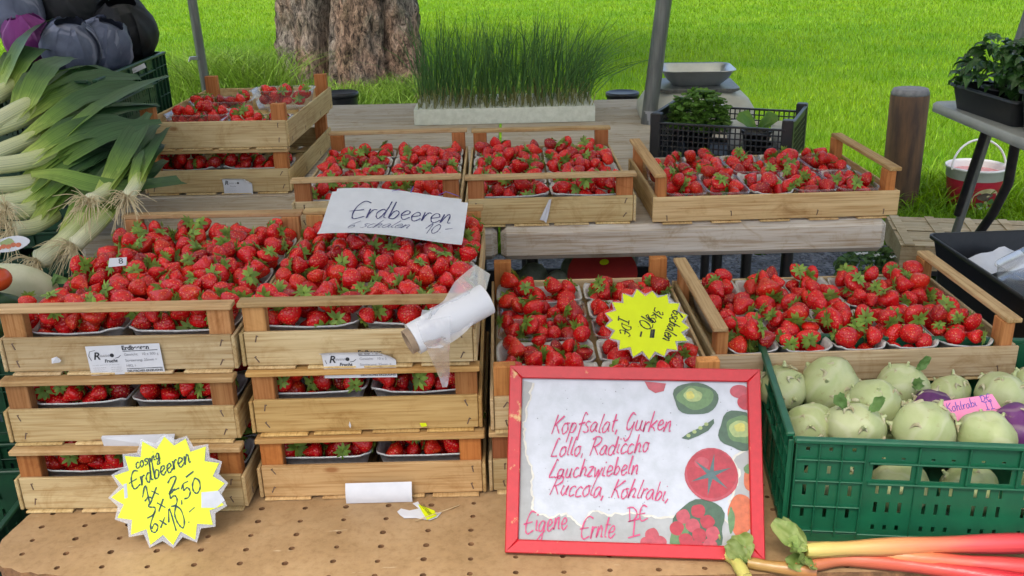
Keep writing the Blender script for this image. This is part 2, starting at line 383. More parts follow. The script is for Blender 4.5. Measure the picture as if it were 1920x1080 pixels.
def printed(body, size, parent, x, y, z, m, name='lettering', shear=0, bold=0, rot=None, xs=1.0):
    c = bpy.data.curves.new('t', 'FONT'); c.body = body; c.size = size; c.shear = shear; c.offset = bold
    t = bpy.data.objects.new('t', c); C.objects.link(t)
    me = bpy.data.meshes.new_from_object(t); bpy.data.objects.remove(t); me.materials.clear(); me.materials.append(MATS[m]); me.name = name
    if xs != 1: me.transform(Matrix.Diagonal((xs, 1, 1, 1)))
    return put(name, me, parent, (x, y, z), rot)
def disc(cx, cy, rx, ry, n=24, wob=0, seed=0, a0=0):
    r = random.Random(seed); ph = [r.uniform(0, 6.3) for _ in range(4)]
    return [(cx+rx*math.cos(a0+2*math.pi*i/n)*(1+wob*sum(math.sin((k+2)*2*math.pi*i/n+ph[k]) for k in range(4))/2),
             cy+ry*math.sin(a0+2*math.pi*i/n)*(1+wob*sum(math.sin((k+2)*2*math.pi*i/n+ph[k]) for k in range(4))/2)) for i in range(n)]
# ================================================================== SETTING
def fastmesh(name, verts, tris, mats, smooth=False, matidx=None):
    me = bpy.data.meshes.new(name); nv, nf = len(verts), len(tris); k = tris.shape[1]
    me.vertices.add(nv); me.vertices.foreach_set('co', np.asarray(verts, np.float32).ravel())
    me.loops.add(nf*k); me.loops.foreach_set('vertex_index', np.asarray(tris, np.int32).ravel())
    me.polygons.add(nf); me.polygons.foreach_set('loop_start', np.arange(0, nf*k, k, dtype=np.int32))
    me.polygons.foreach_set('loop_total', np.full(nf, k, np.int32))
    if smooth: me.polygons.foreach_set('use_smooth', np.ones(nf, bool))
    for m in mats: me.materials.append(MATS[m])
    if matidx is not None: me.polygons.foreach_set('material_index', np.asarray(matidx, np.int32))
    me.update(calc_edges=True); me.validate(); return me
# lawn ground
def lawnmat():
    m, n, b = newmat('lawn_ground'); v = coords(n, rand=False)
    fine = noise(n, v, 55, 6, .75); mid = noise(n, coords(n, (1, .45, 1), rand=False), 1.3, 5, .65); big = noise(n, coords(n, (1, .5, 1), rand=False), .22, 3)
    col = ramp(n, fine, [(.3, (.075, .17, .002)), (.5, (.115, .23, .003)), (.72, (.165, .28, .006))])
    col = mixc(n, col, ramp(n, mid, [(.32, (.72, .84, .7)), (.55, (1, 1, 1)), (.75, (1.3, 1.12, .9))]), 1., 'MULTIPLY')
    col = mixc(n, col, ramp(n, big, [(.35, (.85, .95, .8)), (.65, (1.15, 1.05, 1))]), 1., 'MULTIPLY')
    bare = noise(n, coords(n, (.8, .22, 1), rand=False), 2.3, 5, .7)
    col = mixc(n, col, (.07, .085, .02), ramp(n, bare, [(.72, (0, 0, 0)), (.78, (.8, .8, .8))]))
    L(n, col, b.inputs['Base Color']); b.inputs['Roughness'].default_value = .8; b.inputs['Specular IOR Level'].default_value = .15
    bump(n, b, fine, .9, .03)
lawnmat()
mb = MB()
nx, ny = 60, 90
xs = np.linspace(-70, 70, nx); ys = np.concatenate([np.linspace(-12, 30, 60), np.linspace(32, 140, 30)])
for y in ys:
    for x in xs: mb.v.append((x, y, -.006+.02*math.sin(x*.9)*math.sin(y*.7)-.02 if y > 5 else -.03))
for j in range(len(ys)-1):
    for i in range(nx-1): mb.f.append([j*nx+i, j*nx+i+1, (j+1)*nx+i+1, (j+1)*nx+i]); mb.m.append(0); mb.s.append(True)
structure(mb.build('lawn', 'lawn_ground'))
# gravel yard under the stall
def gravelmat():
    m, n, b = newmat('gravel'); v = coords(n, rand=False)
    vo = node(n, 'ShaderNodeTexVoronoi'); vo.inputs['Scale'].default_value = 55; L(n, v, vo.inputs['Vector'])
    f = noise(n, v, 6, 4)
    col = ramp(n, vo.outputs['Color'], [(.2, (.05, .05, .055)), (.8, (.17, .17, .175))])
    col = mixc(n, col, ramp(n, f, [(.35, (.6, .6, .6)), (.65, (1.2, 1.2, 1.2))]), 1., 'MULTIPLY')
    L(n, col, b.inputs['Base Color']); b.inputs['Roughness'].default_value = .7
    bump(n, b, vo.outputs['Distance'], .9, .012)
gravelmat()
mb = MB()
edge = [(-6+12*i/48, 4.62+.13*math.sin(i*1.7)+.1*math.sin(i*.6)) for i in range(49)]
for x, y in edge: mb.v += [(x, -8, .0), (x, y, .004)]
for i in range(48): mb.f.append([2*i, 2*i+2, 2*i+3, 2*i+1]); mb.m.append(0); mb.s.append(False)
structure(mb.build('gravel_ground', 'gravel'))
rs = np.random.RandomState(3)
# pebbles: one joined stuff object
def pebbles():
    base = np.array([(1, 0, 0), (-1, 0, 0), (0, 1, 0), (0, -1, 0), (0, 0, 1), (0, 0, -.4)], float); tr = np.array([(0, 2, 4), (2, 1, 4), (1, 3, 4), (3, 0, 4), (2, 0, 5), (1, 2, 5), (3, 1, 5), (0, 3, 5)])
    N = 4200; P = np.stack([rs.uniform(.3, 2.6, N), rs.uniform(3.0, 4.75, N), np.full(N, .003)], 1)
    V = []; Tt = []
    for i in range(N):
        s = rs.uniform(.006, .016)*np.array([1, rs.uniform(.6, 1), .6]); a = rs.uniform(0, 6.3); c, sn = math.cos(a), math.sin(a)
        q = base*s; q = np.stack([q[:, 0]*c-q[:, 1]*sn, q[:, 0]*sn+q[:, 1]*c, q[:, 2]], 1)+P[i]; V.append(q); Tt.append(tr+6*i)
    return fastmesh('pebbles', np.concatenate(V), np.concatenate(Tt), ['pebble'], True)
simple('pebble', (.16, .16, .165), (.08, .08, .085), 8, rough=.7, bmp=0, island=.6)
o = stuff(put('pebbles', pebbles())); tag(o, 'loose grey pebbles of the gravel behind the grey table', 'gravel')
# grass blades on the near lawn
leafmat('grass_blade', (.12, .28, .003), (.235, .37, .004), 1.3, .4, .55, .5)
leafmat('weed_blade', (.09, .19, .012), (.19, .30, .03), 2.0, .45, .6, .4)
def blades(N, pos, hmin, hmax, wmin, wmax, lean, segs=1, name='grass', m='grass_blade', scale=1):
    x, y = pos; z = np.zeros(N)-.012
    h = rs.uniform(hmin, hmax, N); wd = rs.uniform(wmin, wmax, N)*scale; a = rs.uniform(0, 2*np.pi, N); la = rs.uniform(0, 2*np.pi, N); ln = rs.uniform(.1, lean, N)*h
    dx, dy = np.cos(a)*wd/2, np.sin(a)*wd/2; lx, ly = np.cos(la)*ln, np.sin(la)*ln
    if segs == 1:
        V = np.stack([np.stack([x-dx, y-dy, z], 1), np.stack([x+dx, y+dy, z], 1), np.stack([x+lx, y+ly, z+h], 1)], 1).reshape(-1, 3)
        Tt = np.arange(3*N).reshape(-1, 3)
    else:
        rows = []
        for k in range(segs):
            t = k/segs; sc = 1-t*.55; rows += [np.stack([x-dx*sc+lx*t*t, y-dy*sc+ly*t*t, z+h*(t-.25*t*t*t)], 1), np.stack([x+dx*sc+lx*t*t, y+dy*sc+ly*t*t, z+h*(t-.25*t*t*t)], 1)]
        rows.append(np.stack([x+lx, y+ly, z+h*.75], 1))
        k = len(rows); V = np.stack(rows, 1).reshape(-1, 3); o = np.arange(N)[:, None]*k; tt = []
        for q in range(segs-1): tt += [o+np.array([2*q, 2*q+1, 2*q+3]), o+np.array([2*q, 2*q+3, 2*q+2])]
        tt.append(o+np.array([k-3, k-2, k-1])); Tt = np.concatenate(tt)
    return put(name, fastmesh(name, V, Tt, [m]))
N = 330000
y = 4.55+(rs.uniform(0, 1, N)**1.9)*34; x = rs.uniform(-.64, .64, N)*y+rs.uniform(-.3, .3, N)
keep = ((x+1.5)**2+(y-9.35)**2 > .62**2); x, y = x[keep], y[keep]
o = stuff(blades(len(x), (x, y), .03, .07, .005, .010, .8, 1, scale=np.clip(y/9, .8, 2.2))); tag(o, 'bright green mown grass of the park lawn behind the stall', 'grass')
# taller unmown grass fringe near the yard edge, around the post and behind the tables
N = 26000
x = rs.uniform(-3.2, 3.6, N); y = 4.5+np.abs(rs.normal(0, .42, N))
o = stuff(blades(N, (x, y), .06, .19, .006, .012, .9, 3, 'long_grass')); tag(o, 'longer unmown grass fringe along the edge of the gravel', 'grass')
# wild grass clump beside the trunk
def clumps(cs, name, label, hmin, hmax, m='weed_blade'):
    xs_, ys_ = [], []
    for cx, cy, r, n in cs:
        xs_.append(rs.normal(cx, r, n)); ys_.append(rs.normal(cy, r*.7, n))
    x, y = np.concatenate(xs_), np.concatenate(ys_)
    keep = ((x+1.5)**2+(y-9.35)**2 > .60**2); x, y = x[keep], y[keep]
    o = stuff(blades(len(x), (x, y), hmin, hmax, .006, .014, .9, 4, name, m)); tag(o, label, 'grass'); return o
clumps([(-2.55, 8.75, .24, 1500), (-2.25, 8.5, .2, 900), (-2.75, 9.0, .2, 500)], 'wild_grass', 'tall wispy wild grass clump growing left of the tree trunk', .35, .85)
clumps([(-1.9, 8.45, .3, 1500), (-1.25, 8.4, .3, 1700), (-.65, 8.5, .28, 1500), (-.3, 8.7, .3, 900), (-1.5, 8.3, .6, 1500)], 'weeds', 'weeds and rough grass growing round the foot of the tree trunk', .15, .48)
clumps([(2.1, 5.2, .22, 700), (2.35, 5.35, .3, 700), (2.9, 5.3, .35, 800)], 'grass_tuft', 'rough grass tuft round the foot of the wooden post', .1, .28, 'grass_blade')
# ------------------------------------------------------------------ the tree
def barkmat():
    m, n, b = newmat('bark'); v = coords(n, rand=False)
    vs_ = coords(n, (1, 1, .55), rand=False)
    big = noise(n, vs_, 2.2, 5, .65, .6); f = noise(n, vs_, 15, 8, .78, 1.1); cr = noise(n, coords(n, (1, 1, .4), rand=False), 34, 5, .75, .8)
    col = ramp(n, f, [(.37, (.022, .018, .015)), (.45, (.11, .09, .075)), (.53, (.26, .215, .175)), (.65, (.50, .43, .35))])
    pk = ramp(n, big, [(.42, (0, 0, 0)), (.56, (1, 1, 1))])
    col = mixc(n, col, mixc(n, col, (1.2, .93, .78), 1., 'MULTIPLY'), pk)
    gr = noise(n, v, 3.4, 4); col = mixc(n, col, mixc(n, col, (.62, .70, .62), 1., 'MULTIPLY'), ramp(n, gr, [(.55, (0, 0, 0)), (.68, (1, 1, 1))]))
    col = mixc(n, col, (.03, .024, .02), ramp(n, cr, [(.36, (.95,)*3), (.46, (0, 0, 0))]))
    L(n, col, b.inputs['Base Color']); b.inputs['Roughness'].default_value = .9; b.inputs['Specular IOR Level'].default_value = .2
    s = node(n, 'ShaderNodeMath', operation='ADD'); L(n, f, s.inputs[0]); L(n, cr, s.inputs[1]); bump(n, b, s.outputs[0], 1., .045)
barkmat()
leafmat('tree_leaf', (.05, .10, .015), (.09, .16, .03), 2.0, .4, .5, .3)
tree = thing('tree', 'massive old tree trunk with flaking grey and reddish bark on the lawn', 'tree', (-1.5, 9.35, 0))
def trunk():
    from mathutils import noise as N
    mb = MB(); n = 120; zs = [-.15+.055*i for i in range(36)]+[1.9+.2*i for i in range(14)]
    lobes = [(-.2, .14, .20), (1.2, .10, .2), (2.4, .13, .25), (3.35, .16, .22), (4.25, .13, .2), (4.95, .17, .24), (5.75, .15, .2)]
    rows = []
    for z in zs:
        row = []
        for j in range(n):
            a = 2*math.pi*j/n
            r = .585+.10*math.exp(-max(z, 0)/.30)-.012*z
            for la, lh, lw in lobes:
                d = (a-la+math.pi) % (2*math.pi)-math.pi; r += lh*math.exp(-(d/lw)**2)*(.38+.9*math.exp(-max(z, 0)/.4))
            # deep dark fold on the viewer's side
            d = (a-4.48+.10*math.sin(z*2.3+1)+math.pi) % (2*math.pi)-math.pi; r -= .30*math.exp(-(d/.08)**2)
            d = (a-5.38-.12*math.sin(z*1.9)+math.pi) % (2*math.pi)-math.pi; r -= .13*math.exp(-(d/.06)**2)
            p = Vector((math.cos(a)*2.2, math.sin(a)*2.2, z*1.3))
            r += .045*N.noise(p*1.4)+.028*N.noise(p*4.5)+.018*N.noise(p*11)
            flake = N.noise(Vector((p.x*3.1, p.y*3.1, z*2.6)))
            r += .03 if flake > .10 else 0
            row.append(len(mb.v)); mb.v.append((math.cos(a)*r+.05*z*.3, math.sin(a)*r, z))
        rows.append(row)
    for i in range(len(rows)-1):
        for j in range(n): mb.f.append([rows[i][j], rows[i][(j+1) % n], rows[i+1][(j+1) % n], rows[i+1][j]]); mb.m.append(0); mb.s.append(True)
    return mb.build('trunk', 'bark', tree)
tk = trunk()
lim = MB()
for a, l, z in ((.3, 2.6, 6.4), (1.6, 2.2, 6.9), (2.7, 2.5, 6.3), (3.9, 2.1, 6.8), (5.2, 2.6, 6.5)):
    lim.tube(bez([(0, 0, 4.2), (math.cos(a)*l*.35, math.sin(a)*l*.35, 5.2), (math.cos(a)*l, math.sin(a)*l, z)], 6), [.34-.26*i/12 for i in range(13)], 10)
lim.build('limbs', 'bark', tree)
N = 9000
cs = rs.normal(0, 1, (46, 3))*np.array([1.9, 1.7, .75])+np.array([.1, 0, 6.9])
ci = rs.randint(0, 46, N); P = cs[ci]+rs.normal(0, .42, (N, 3)); P[:, 2] = np.maximum(P[:, 2], 5.1)
A = rs.normal(0, 1, (N, 3)); A /= np.linalg.norm(A, axis=1)[:, None]; Bv = np.cross(A, rs.normal(0, 1, (N, 3))); Bv /= np.linalg.norm(Bv, axis=1)[:, None]
V = np.stack([P-A*.11, P+Bv*.08, P+A*.11, P-Bv*.08], 1).reshape(-1, 3)
stuff(put('crown', fastmesh('crown', V, np.arange(4*N).reshape(-1, 4), ['tree_leaf']), tree))
# ------------------------------------------------------------------ wooden post, poles
simple('post_stain', (.15, .075, .03), (.05, .026, .013), 9, stretch=(2, 2, .35), rough=.7, bmp=.4, bd=.006)
simple('post_top', (.16, .16, .155), (.10, .10, .10), 30, rough=.8, bmp=.3)
pb = thing('wooden_post', 'round brown wooden post with flat grey top standing on the lawn', 'post', (2.16, 5.08, 0), (0, R(-1.2), 0))
mb = MB(); mb.lathe([(0, -.25), (.094, -.25), (.097, .05), (.098, .3), (.099, .655), (.096, .662)], 32, fn=lambda a, r, z: (r*(1+.015*math.sin(3*a+z*2)), z)); mb.build('shaft', 'post_stain', pb)
mb = MB(); mb.lathe([(.096, .662), (.098, .668), (.088, .692), (.0, .695)], 32); mb.build('top_cap', 'post_top', pb)
def pole(p0, p1, r, label, extra=None):
    d = p1-p0; base = p0-d*(p0.z/d.z); top = p0+d*((2.36-p0.z)/d.z)
    t = thing('canopy_pole', label, 'pole', base)
    mb = MB(); mb.tube([base, top], r, 20, caps=True); mb.build('tube', 'grey_metal', t, world=True)
    return t
pr = pole(aty(1215, 235, 3.35), aty(1245, 0, 3.35), .027, 'thick grey metal canopy pole beside the kitchen scale')
mb = MB(); c = aty(1219, 222, 3.35); mb.tube([c-Vector((0, 0, .03)), c+Vector((0, 0, .03))], .0285, 20); mb.build('tape_wrap', 'film', pr, world=True)
pl = pole(aty(380, 125, 3.6), aty(360, 0, 3.6), .017, 'thin grey metal canopy pole behind the top crate beside the cabbages')
mb = MB(); c = aty(377, 108, 3.6); mb.box(c+Vector((-.02, -.012, 0)), (.03, .012, .012)); mb.tube([c+Vector((-.036, -.012, .004)), c+Vector((-.042, -.012, -.012))], .004, 6); mb.build('clamp_screw', 'steel', pl, world=True)
pole(aty(1912, 70, 3.1), aty(1935, 0, 3.1), .014, 'thin dark rod rising behind the potted basil')
# canopy roof above the stall, carried by the poles (out of the picture, it shades the back of the stall)
leafmat('canopy_cloth', (.80, .79, .75), (.78, .77, .73), 4, 0, .9, .5, spec=.1)
cn = thing('stall_canopy', 'pale cloth canopy stretched over the market stall', 'canopy', (0, 2.6, 2.36))
mb = MB(); mb.plate([(-2.4, -2.3), (2.5, -2.3), (2.5, 1.75), (-2.4, 1.75)], 0, .012); mb.build('cloth', 'canopy_cloth', cn)
# ================================================================== TABLES
def hardboardmat():
    m, n, b = newmat('hardboard'); v = coords(n, rand=False)
    f = noise(n, v, 9, 6, .65); s = noise(n, v, 70, 4, .7); w_ = noise(n, v, 2.6, 3)
    col = ramp(n, f, [(.3, (.28, .175, .082)), (.52, (.35, .225, .112)), (.75, (.42, .285, .15))])
    col = mixc(n, col, ramp(n, s, [(.3, (.82, .78, .72)), (.5, (1, 1, 1)), (.72, (1.12, 1.1, 1.05))]), 1., 'MULTIPLY')
    col = mixc(n, col, (.24, .15, .07), ramp(n, w_, [(.56, (0, 0, 0)), (.75, (.35,)*3)]))
    sc = noise(n, coords(n, (1, 7, 1), rand=False), 22, 3); col = mixc(n, col, (.62, .50, .33), ramp(n, sc, [(.69, (0, 0, 0)), (.74, (.5,)*3)]))
    gr = noise(n, v, 140, 3, .8); col = mixc(n, col, (.09, .045, .02), ramp(n, gr, [(.70, (0, 0, 0)), (.76, (.7,)*3)]))
    L(n, col, b.inputs['Base Color']); b.inputs['Roughness'].default_value = .55; b.inputs['Specular IOR Level'].default_value = .3
    bump(n, b, s, .3, .002)
hardboardmat()
simple('hardboard_edge', (.26, .13, .055), (.14, .07, .03), 60, rough=.95, bmp=.9, bd=.006)
ft = thing('display_table', 'brown perforated hardboard table with worn rounded corner carrying the front crates', 'table', (.3, 1.6, 0))
def tabletop():
    out = []
    r = random.Random(4)
    pts = [(1.75, 1.212), (.9, 1.206), (.2, 1.21), (-.30, 1.214), (-.52, 1.222), (-.64, 1.234), (-.72, 1.243), (-.79, 1.256), (-.835, 1.275), (-.858, 1.305), (-.866, 1.345), (-.858, 1.39), (-.845, 1.44), (-.84, 1.6), (-.84, 2.04), (1.75, 2.04)]
    dense = []
    for i in range(len(pts)):
        a, b = pts[i], pts[(i+1) % len(pts)]; k = max(1, int(math.hypot(b[0]-a[0], b[1]-a[1])/.012)) if 2 <= i <= 12 else 1
        for q in range(k):
            t = q/k; j = .0022 if 2 <= i <= 12 else 0
            dense.append((a[0]+(b[0]-a[0])*t+r.uniform(-j, j), a[1]+(b[1]-a[1])*t+r.uniform(-j, j)))
    mb = MB(); mb.plate(dense[::1], T-.022, T, 0, 1)
    slab = mb.build('tabletop', ['hardboard', 'hardboard_edge'])
    cut = MB()
    row = 0; yy = 1.225
    while yy < 1.56:
        x = -.812
        while x < 1.1:
            jx, jy = r.uniform(-.0015, .0015), r.uniform(-.0015, .0015); hr = r.uniform(.0042, .0056)
            if (x+.70)**2/.16**2+(max(0, 1.345-yy))**2/.11**2 < .75 or x > -.70:
                cut.lathe([(0, -.03), (hr, -.03), (hr, .01), (0, .01)], 9, (x+jx, yy+jy, T), sm=False)
            x += .0735
        yy += .0385
    co = cut.build('cutter', 'hardboard_edge')
    md = slab.modifiers.new('b', 'BOOLEAN'); md.operation = 'DIFFERENCE'; md.object = co; md.solver = 'EXACT'
    try: md.material_mode = 'TRANSFER'
    except Exception: pass
    bpy.context.view_layer.update()
    me = bpy.data.meshes.new_from_object(slab.evaluated_get(bpy.context.evaluated_depsgraph_get()))
    slab.modifiers.clear(); slab.data = me; bpy.data.objects.remove(co, do_unlink=True)
    slab.parent = ft; slab.location = -ft.location
tabletop()
for x in (-.72, 1.6):
    for y in (1.42, 1.98): mb = MB(); mb.box((x-.3, y-1.6, (T-.03)/2+.004), (.045, .045, T-.03)); mb.build('leg', 'black_metal', ft)
for y in (1.40, 2.0): mb = MB(); mb.box((.14, y-1.6, T-.044), (2.3, .04, .04)); mb.build('bearer', 'post_wood', ft)
def back_table(x0, x1, y0, y1, label, legs, round_right):
    cx, cy = (x0+x1)/2, (y0+y1)/2
    t = thing('grey_table', label, 'table', (cx, cy, 0)); th = .082
    w = x1-x0; d = y1-y0
    nb = 5; bw = d/nb                       # the top: boards side by side, the front one with a rounded nose
    for i in range(nb):
        yc = -d/2+bw*(i+.5)
        if i == 0:
            mb = MB(); mb.box((0, yc, B-th/2), (w, bw-.002, th), bev=.014)
        else: mb = MB(); mb.box((0, yc, B-.016-.0004*(i % 2)), (w-.002, bw-.003, .032), bev=.002)
        mb.build('board', 'grey_wood', t)
    for y in (-d/2+bw+.03, d/2-.05): mb = MB(); mb.box((0, y, B-.055), (w-.1, .04, .044)); mb.build('bearer', 'black_metal', t)
    for x, y in legs:
        mb = MB(); mb.tube([(x-cx, y-cy, 0), (x-cx, y-cy, B-.076)], .018, 8); mb.build('leg', 'black_metal', t)
    return t
back_table(-.024, .888, 2.13, 3.86, 'weathered grey wooden table carrying the wide crate of clear punnets and the scale', [(.06, 2.6), (.80, 2.6), (.06, 3.7), (.80, 3.7), (.70, 3.05), (.80, 3.05)], True)
back_table(-1.02, -.032, 2.135, 3.88, 'weathered grey wooden table carrying the crate stack beside the leeks', [(-.95, 2.3), (-.12, 2.5), (-.95, 3.7), (-.12, 3.7)], False)
# ================================================================== WOODEN CRATES
CW, CL, CH, BH = .40, .58, .122, .062      # width, length, stacking height, board height
def sm_board(l, t, h): return shared(('board', l, t, h), lambda: _b(l, t, h))
def _b(l, t, h, b=.0012):
    mb = MB(); mb.box((0, 0, 0), (l, t, h), bev=b); return mb.mesh('board', ['crate_wood'])
def _post(h): mb = MB(); mb.box((0, 0, h/2), (.038, .022, h), bev=.0015); return mb.mesh('post', ['post_wood'])
def _rail(): mb = MB(); mb.box((0, 0, 0), (CW-.002, .028, .009), bev=.0015); return mb.mesh('rail', ['rail_wood'])
def _slat(l, w_): mb = MB(); mb.box((0, 0, 0), (l, w_, .004), bev=.0008); return mb.mesh('slat', ['veneer'])
def _staple():
    mb = MB(); mb.box((0, 0, 0), (.0022, .0016, .0125), bev=.0005); mb.box((.001, 0, .0058), (.004, .0014, .0018)); return mb.mesh('staple', ['staple_metal'])
CRATES = []
def crate(loc, rotz, label, rails=True, tone=(1, 1, 1), ptone=(1, 1, 1), group=None, bh=BH, posth=None, seed=0, slats_across=False):
    r = random.Random(seed+11)
    c = thing('strawberry_crate', label, 'crate', loc, (0, 0, rotz), group)
    hw, hl = CW/2, CL/2
    posth = posth or (CH-.009 if rails else CH)
    def color(o, t, j=.10):
        k = 1+r.uniform(-j, j); o.color = (t[0]*k, t[1]*k*(1+r.uniform(-.02, .02)), t[2]*k*(1+r.uniform(-.05, .05)), 1); return o
    for sgn in (-1, 1):
        e = put('end_board', sm_board(CW-.014, .007, bh), c, (0, sgn*(hl-.0075), .006+bh/2), (0, 0, 0)); color(e, tone)
        for sx in (-1, 1):
            for k in range(2):
                put('staple', shared('staple', _staple), e, (sx*(CW/2-.026+r.uniform(-.003, .003)), sgn*.0035, (-1 if k else 1)*bh*.28+r.uniform(-.003, .003)), (0, r.uniform(-.6, .6), 0))
        sb = put('side_board', sm_board(CL-.002, .006, bh-.003+r.uniform(-.001, .002)), c, (sgn*(hw-.003), 0, .006+bh/2), (0, 0, math.pi/2)); color(sb, tone)
        if sgn*math.cos(rotz) < .5 and abs(math.sin(rotz)) > .5 or True:
            for u in (-.44, -.17, .18, .44): put('staple', shared('staple', _staple), sb, (u*CL, -sgn*.003, -bh*.28+r.uniform(-.004, .004)), (0, r.uniform(-.3, .3), 0))
        for sx in (-1, 1):
            p = put('post', shared(('post', posth), lambda: _post(posth-.006)), c, (sx*(hw-.026), sgn*(hl-.0225), .006)); color(p, ptone, .12)
        if rails:
            q = put('rail', shared('rail', _rail), c, (r.uniform(-.001, .001), sgn*(hl-.0165), CH-.0046)); color(q, tone)
    if slats_across:
        for k in range(5): s = put('base_slat', shared('slatx', lambda: _slat(CW+.004, .07)), c, (0, -hl+.06+k*.115, .003)); color(s, tone)
    else:
        for k in range(4): s = put('base_slat', shared('slaty', lambda: _slat(CL+.004, .082)), c, (-hw+.052+k*.0985+r.uniform(-.004, .004), r.uniform(-.002, .002), .003+(0)), (0, 0, math.pi/2)); color(s, tone)
        for k in (-1, 1): s = put('base_batten', shared('batten', lambda: _slat(CW-.05, .03)), c, (0, k*.2, .0072)); color(s, tone)
    CRATES.append(c); return c
honey = (1.0, .86, .62); cream = (1.08, 1.06, 1.02); pink = (1.15, .98, .9); orange = (1.1, .82, .55)
yA, yB = 1.43, 1.45
crA1 = crate((-.664, 1.417+.29, T), R(-.8), 'crate at the bottom of its stack behind the large yellow star price sign', tone=(.98, .93, .76), ptone=(1.0, .75, .5), seed=1)
crA2 = crate((-.668, 1.438+.29, T+CH), R(-.6), 'middle crate of its stack with a blank white label below its front board', tone=(1, .94, .74), ptone=(.8, .72, .6), seed=2)
crA3 = crate((-.662, 1.462+.29, T+2*CH), R(-.9), 'topmost crate beside the leeks with a flat printed Erdbeeren label on its front', tone=(1.04, 1.0, .9), ptone=(1.15, 1.1, 1.0), seed=3)
crB1 = crate((-.2545, 1.441+.29, T), R(.2), 'bottom crate with bold wood grain and a rolled blank label on its front', tone=(.93, .80, .60), ptone=(1.1, .75, .4), seed=4)
crB2 = crate((-.258, 1.455+.29, T+CH), R(.3), 'honey coloured middle crate with two torn paper scraps on its front board', tone=(1.0, .84, .52), ptone=(.95, .8, .62), seed=5)
crB3 = crate((-.2595, 1.466+.29, T+2*CH), R(-.4), 'topmost crate of red strawberries with the plastic bag roll on its front rail', tone=(1.06, 1.02, .86), ptone=(1.35, 1.35, 1.15), seed=6)
crC1 = crate((.152, 1.445+.29, T), 0, 'bottom crate standing behind the red framed vegetable list', rails=True, tone=(1, .95, .8), ptone=(.6, .4, .35), seed=7)
crC2 = crate((.156, 1.447+.29, T+CH), R(.4), 'railless crate behind the red framed list with a yellow star lying on its punnets', rails=False, tone=(1.05, 1.0, .88), ptone=(1.25, 1.0, .65), seed=8)
crG1 = crate((.655, 1.80, T), R(90), 'lower sideways crate hidden behind the green kohlrabi crate', tone=(1, .95, .85), ptone=(.8, .6, .5), seed=9, slats_across=True)
crG2 = crate((.652, 1.805, T+CH), R(91), 'sideways crate of white punnets behind the green kohlrabi crate', tone=(1.05, 1.03, .95), ptone=(1.25, 1.05, .8), seed=10, slats_across=True)
crD1 = crate((-.315, 2.155+.29, B), R(.6), 'crate on the grey table behind the handwritten Erdbeeren paper', tone=(1.04, 1.03, .95), ptone=(1.1, .85, .7), seed=12)
crD2 = crate((.094, 2.143+.29, B), R(.3), 'crate on the grey table with a thin torn paper strip on its front board', tone=(1.08, 1.06, .92), ptone=(1.05, .78, .65), seed=13)
crE = crate((.617, 2.135+.20, B), R(91.2), 'wide sideways crate of mostly clear punnets at the end of the grey table', tone=(1.05, .93, .72), ptone=(1.25, .95, .65), seed=14, slats_across=True)
crF1 = crate((-.782, 2.50+.29, B), R(-1.0), 'lower crate of the stack beside the leeks with a torn white label', tone=(1.02, 1.0, .86), ptone=(1.15, .88, .66), seed=15)
crF2 = crate((-.772, 2.50+.29, B+CH), R(-1.6), 'crate without rails holding clear punnets atop the stack beside the leeks', rails=False, tone=(1.04, 1.0, .84), ptone=(1.15, .85, .65), bh=.070, posth=.118, seed=16)
# ================================================================== PUNNETS
PL, PW, PH = .186, .1015, .060
def punnet_mesh(seed, m, clear=False):
    r = random.Random(seed); mb = MB(); n = 40
    def ring(sx, sy, z, wob=0, corner=.022):
        pts = []
        hx, hy = sx/2, sy/2; per = []
        for q in range(n):
            a = 2*math.pi*q/n; ca, sa = math.cos(a), math.sin(a); e = .28     # superellipse
            x = hx*math.copysign(abs(ca)**e, ca); y = hy*math.copysign(abs(sa)**e, sa)
            sag = -.006*(1-min(1, abs(abs(ca)-.85)*0+abs(math.sin(2*a))))
            pts.append((x, y, z+(wob*(math.sin(5*a+seed)+.7*math.sin(9*a+2*seed))+sag*(1 if wob else 0))))
        return pts
    t = .0012 if clear else .0022; k = .78
    rings = [ring(PL*k, PW*k, .003), ring(PL*.88, PW*.86, PH*.5), ring(PL*.955, PW*.94, PH*.93, .0012)]
    rim = [ring(PL, PW*.995, PH, .0012), ring(PL-.002, PW-.002, PH-.005, .0012)] if not clear else [ring(PL, PW*.995, PH), ring(PL, PW*.995, PH-.004)]
    if clear: rings[2] = ring(PL*.95, PW*.935, PH)
    inner = [ring(PL*.955-2*t, PW*.94-2*t, PH*.93, .0012), ring(PL*.88-2*t, PW*.86-2*t, PH*.5), ring(PL*k-2*t, PW*k-2*t, .003+t)]
    outer = rings
    vs = []; fs = []
    seq = outer+([rim[1], rim[0]] if True else [])+([] if clear else inner)
    if clear: seq = outer+[rim[0], rim[1]]
    for s in seq: vs += s
    for i in range(len(seq)-1):
        for j in range(n): fs.append((i*n+j, i*n+(j+1) % n, (i+1)*n+(j+1) % n, (i+1)*n+j))
    fs.append(list(range(n))[::-1])
    if not clear: fs.append(list(range((len(seq)-1)*n, len(seq)*n)))
    mb.add(vs, fs, 0, True); return mb.mesh('punnet', [m])
PUN = {'pulp': [punnet_mesh(i, 'pulp') for i in range(4)], 'clear': [punnet_mesh(i, 'clear_plastic', True) for i in range(2)]}
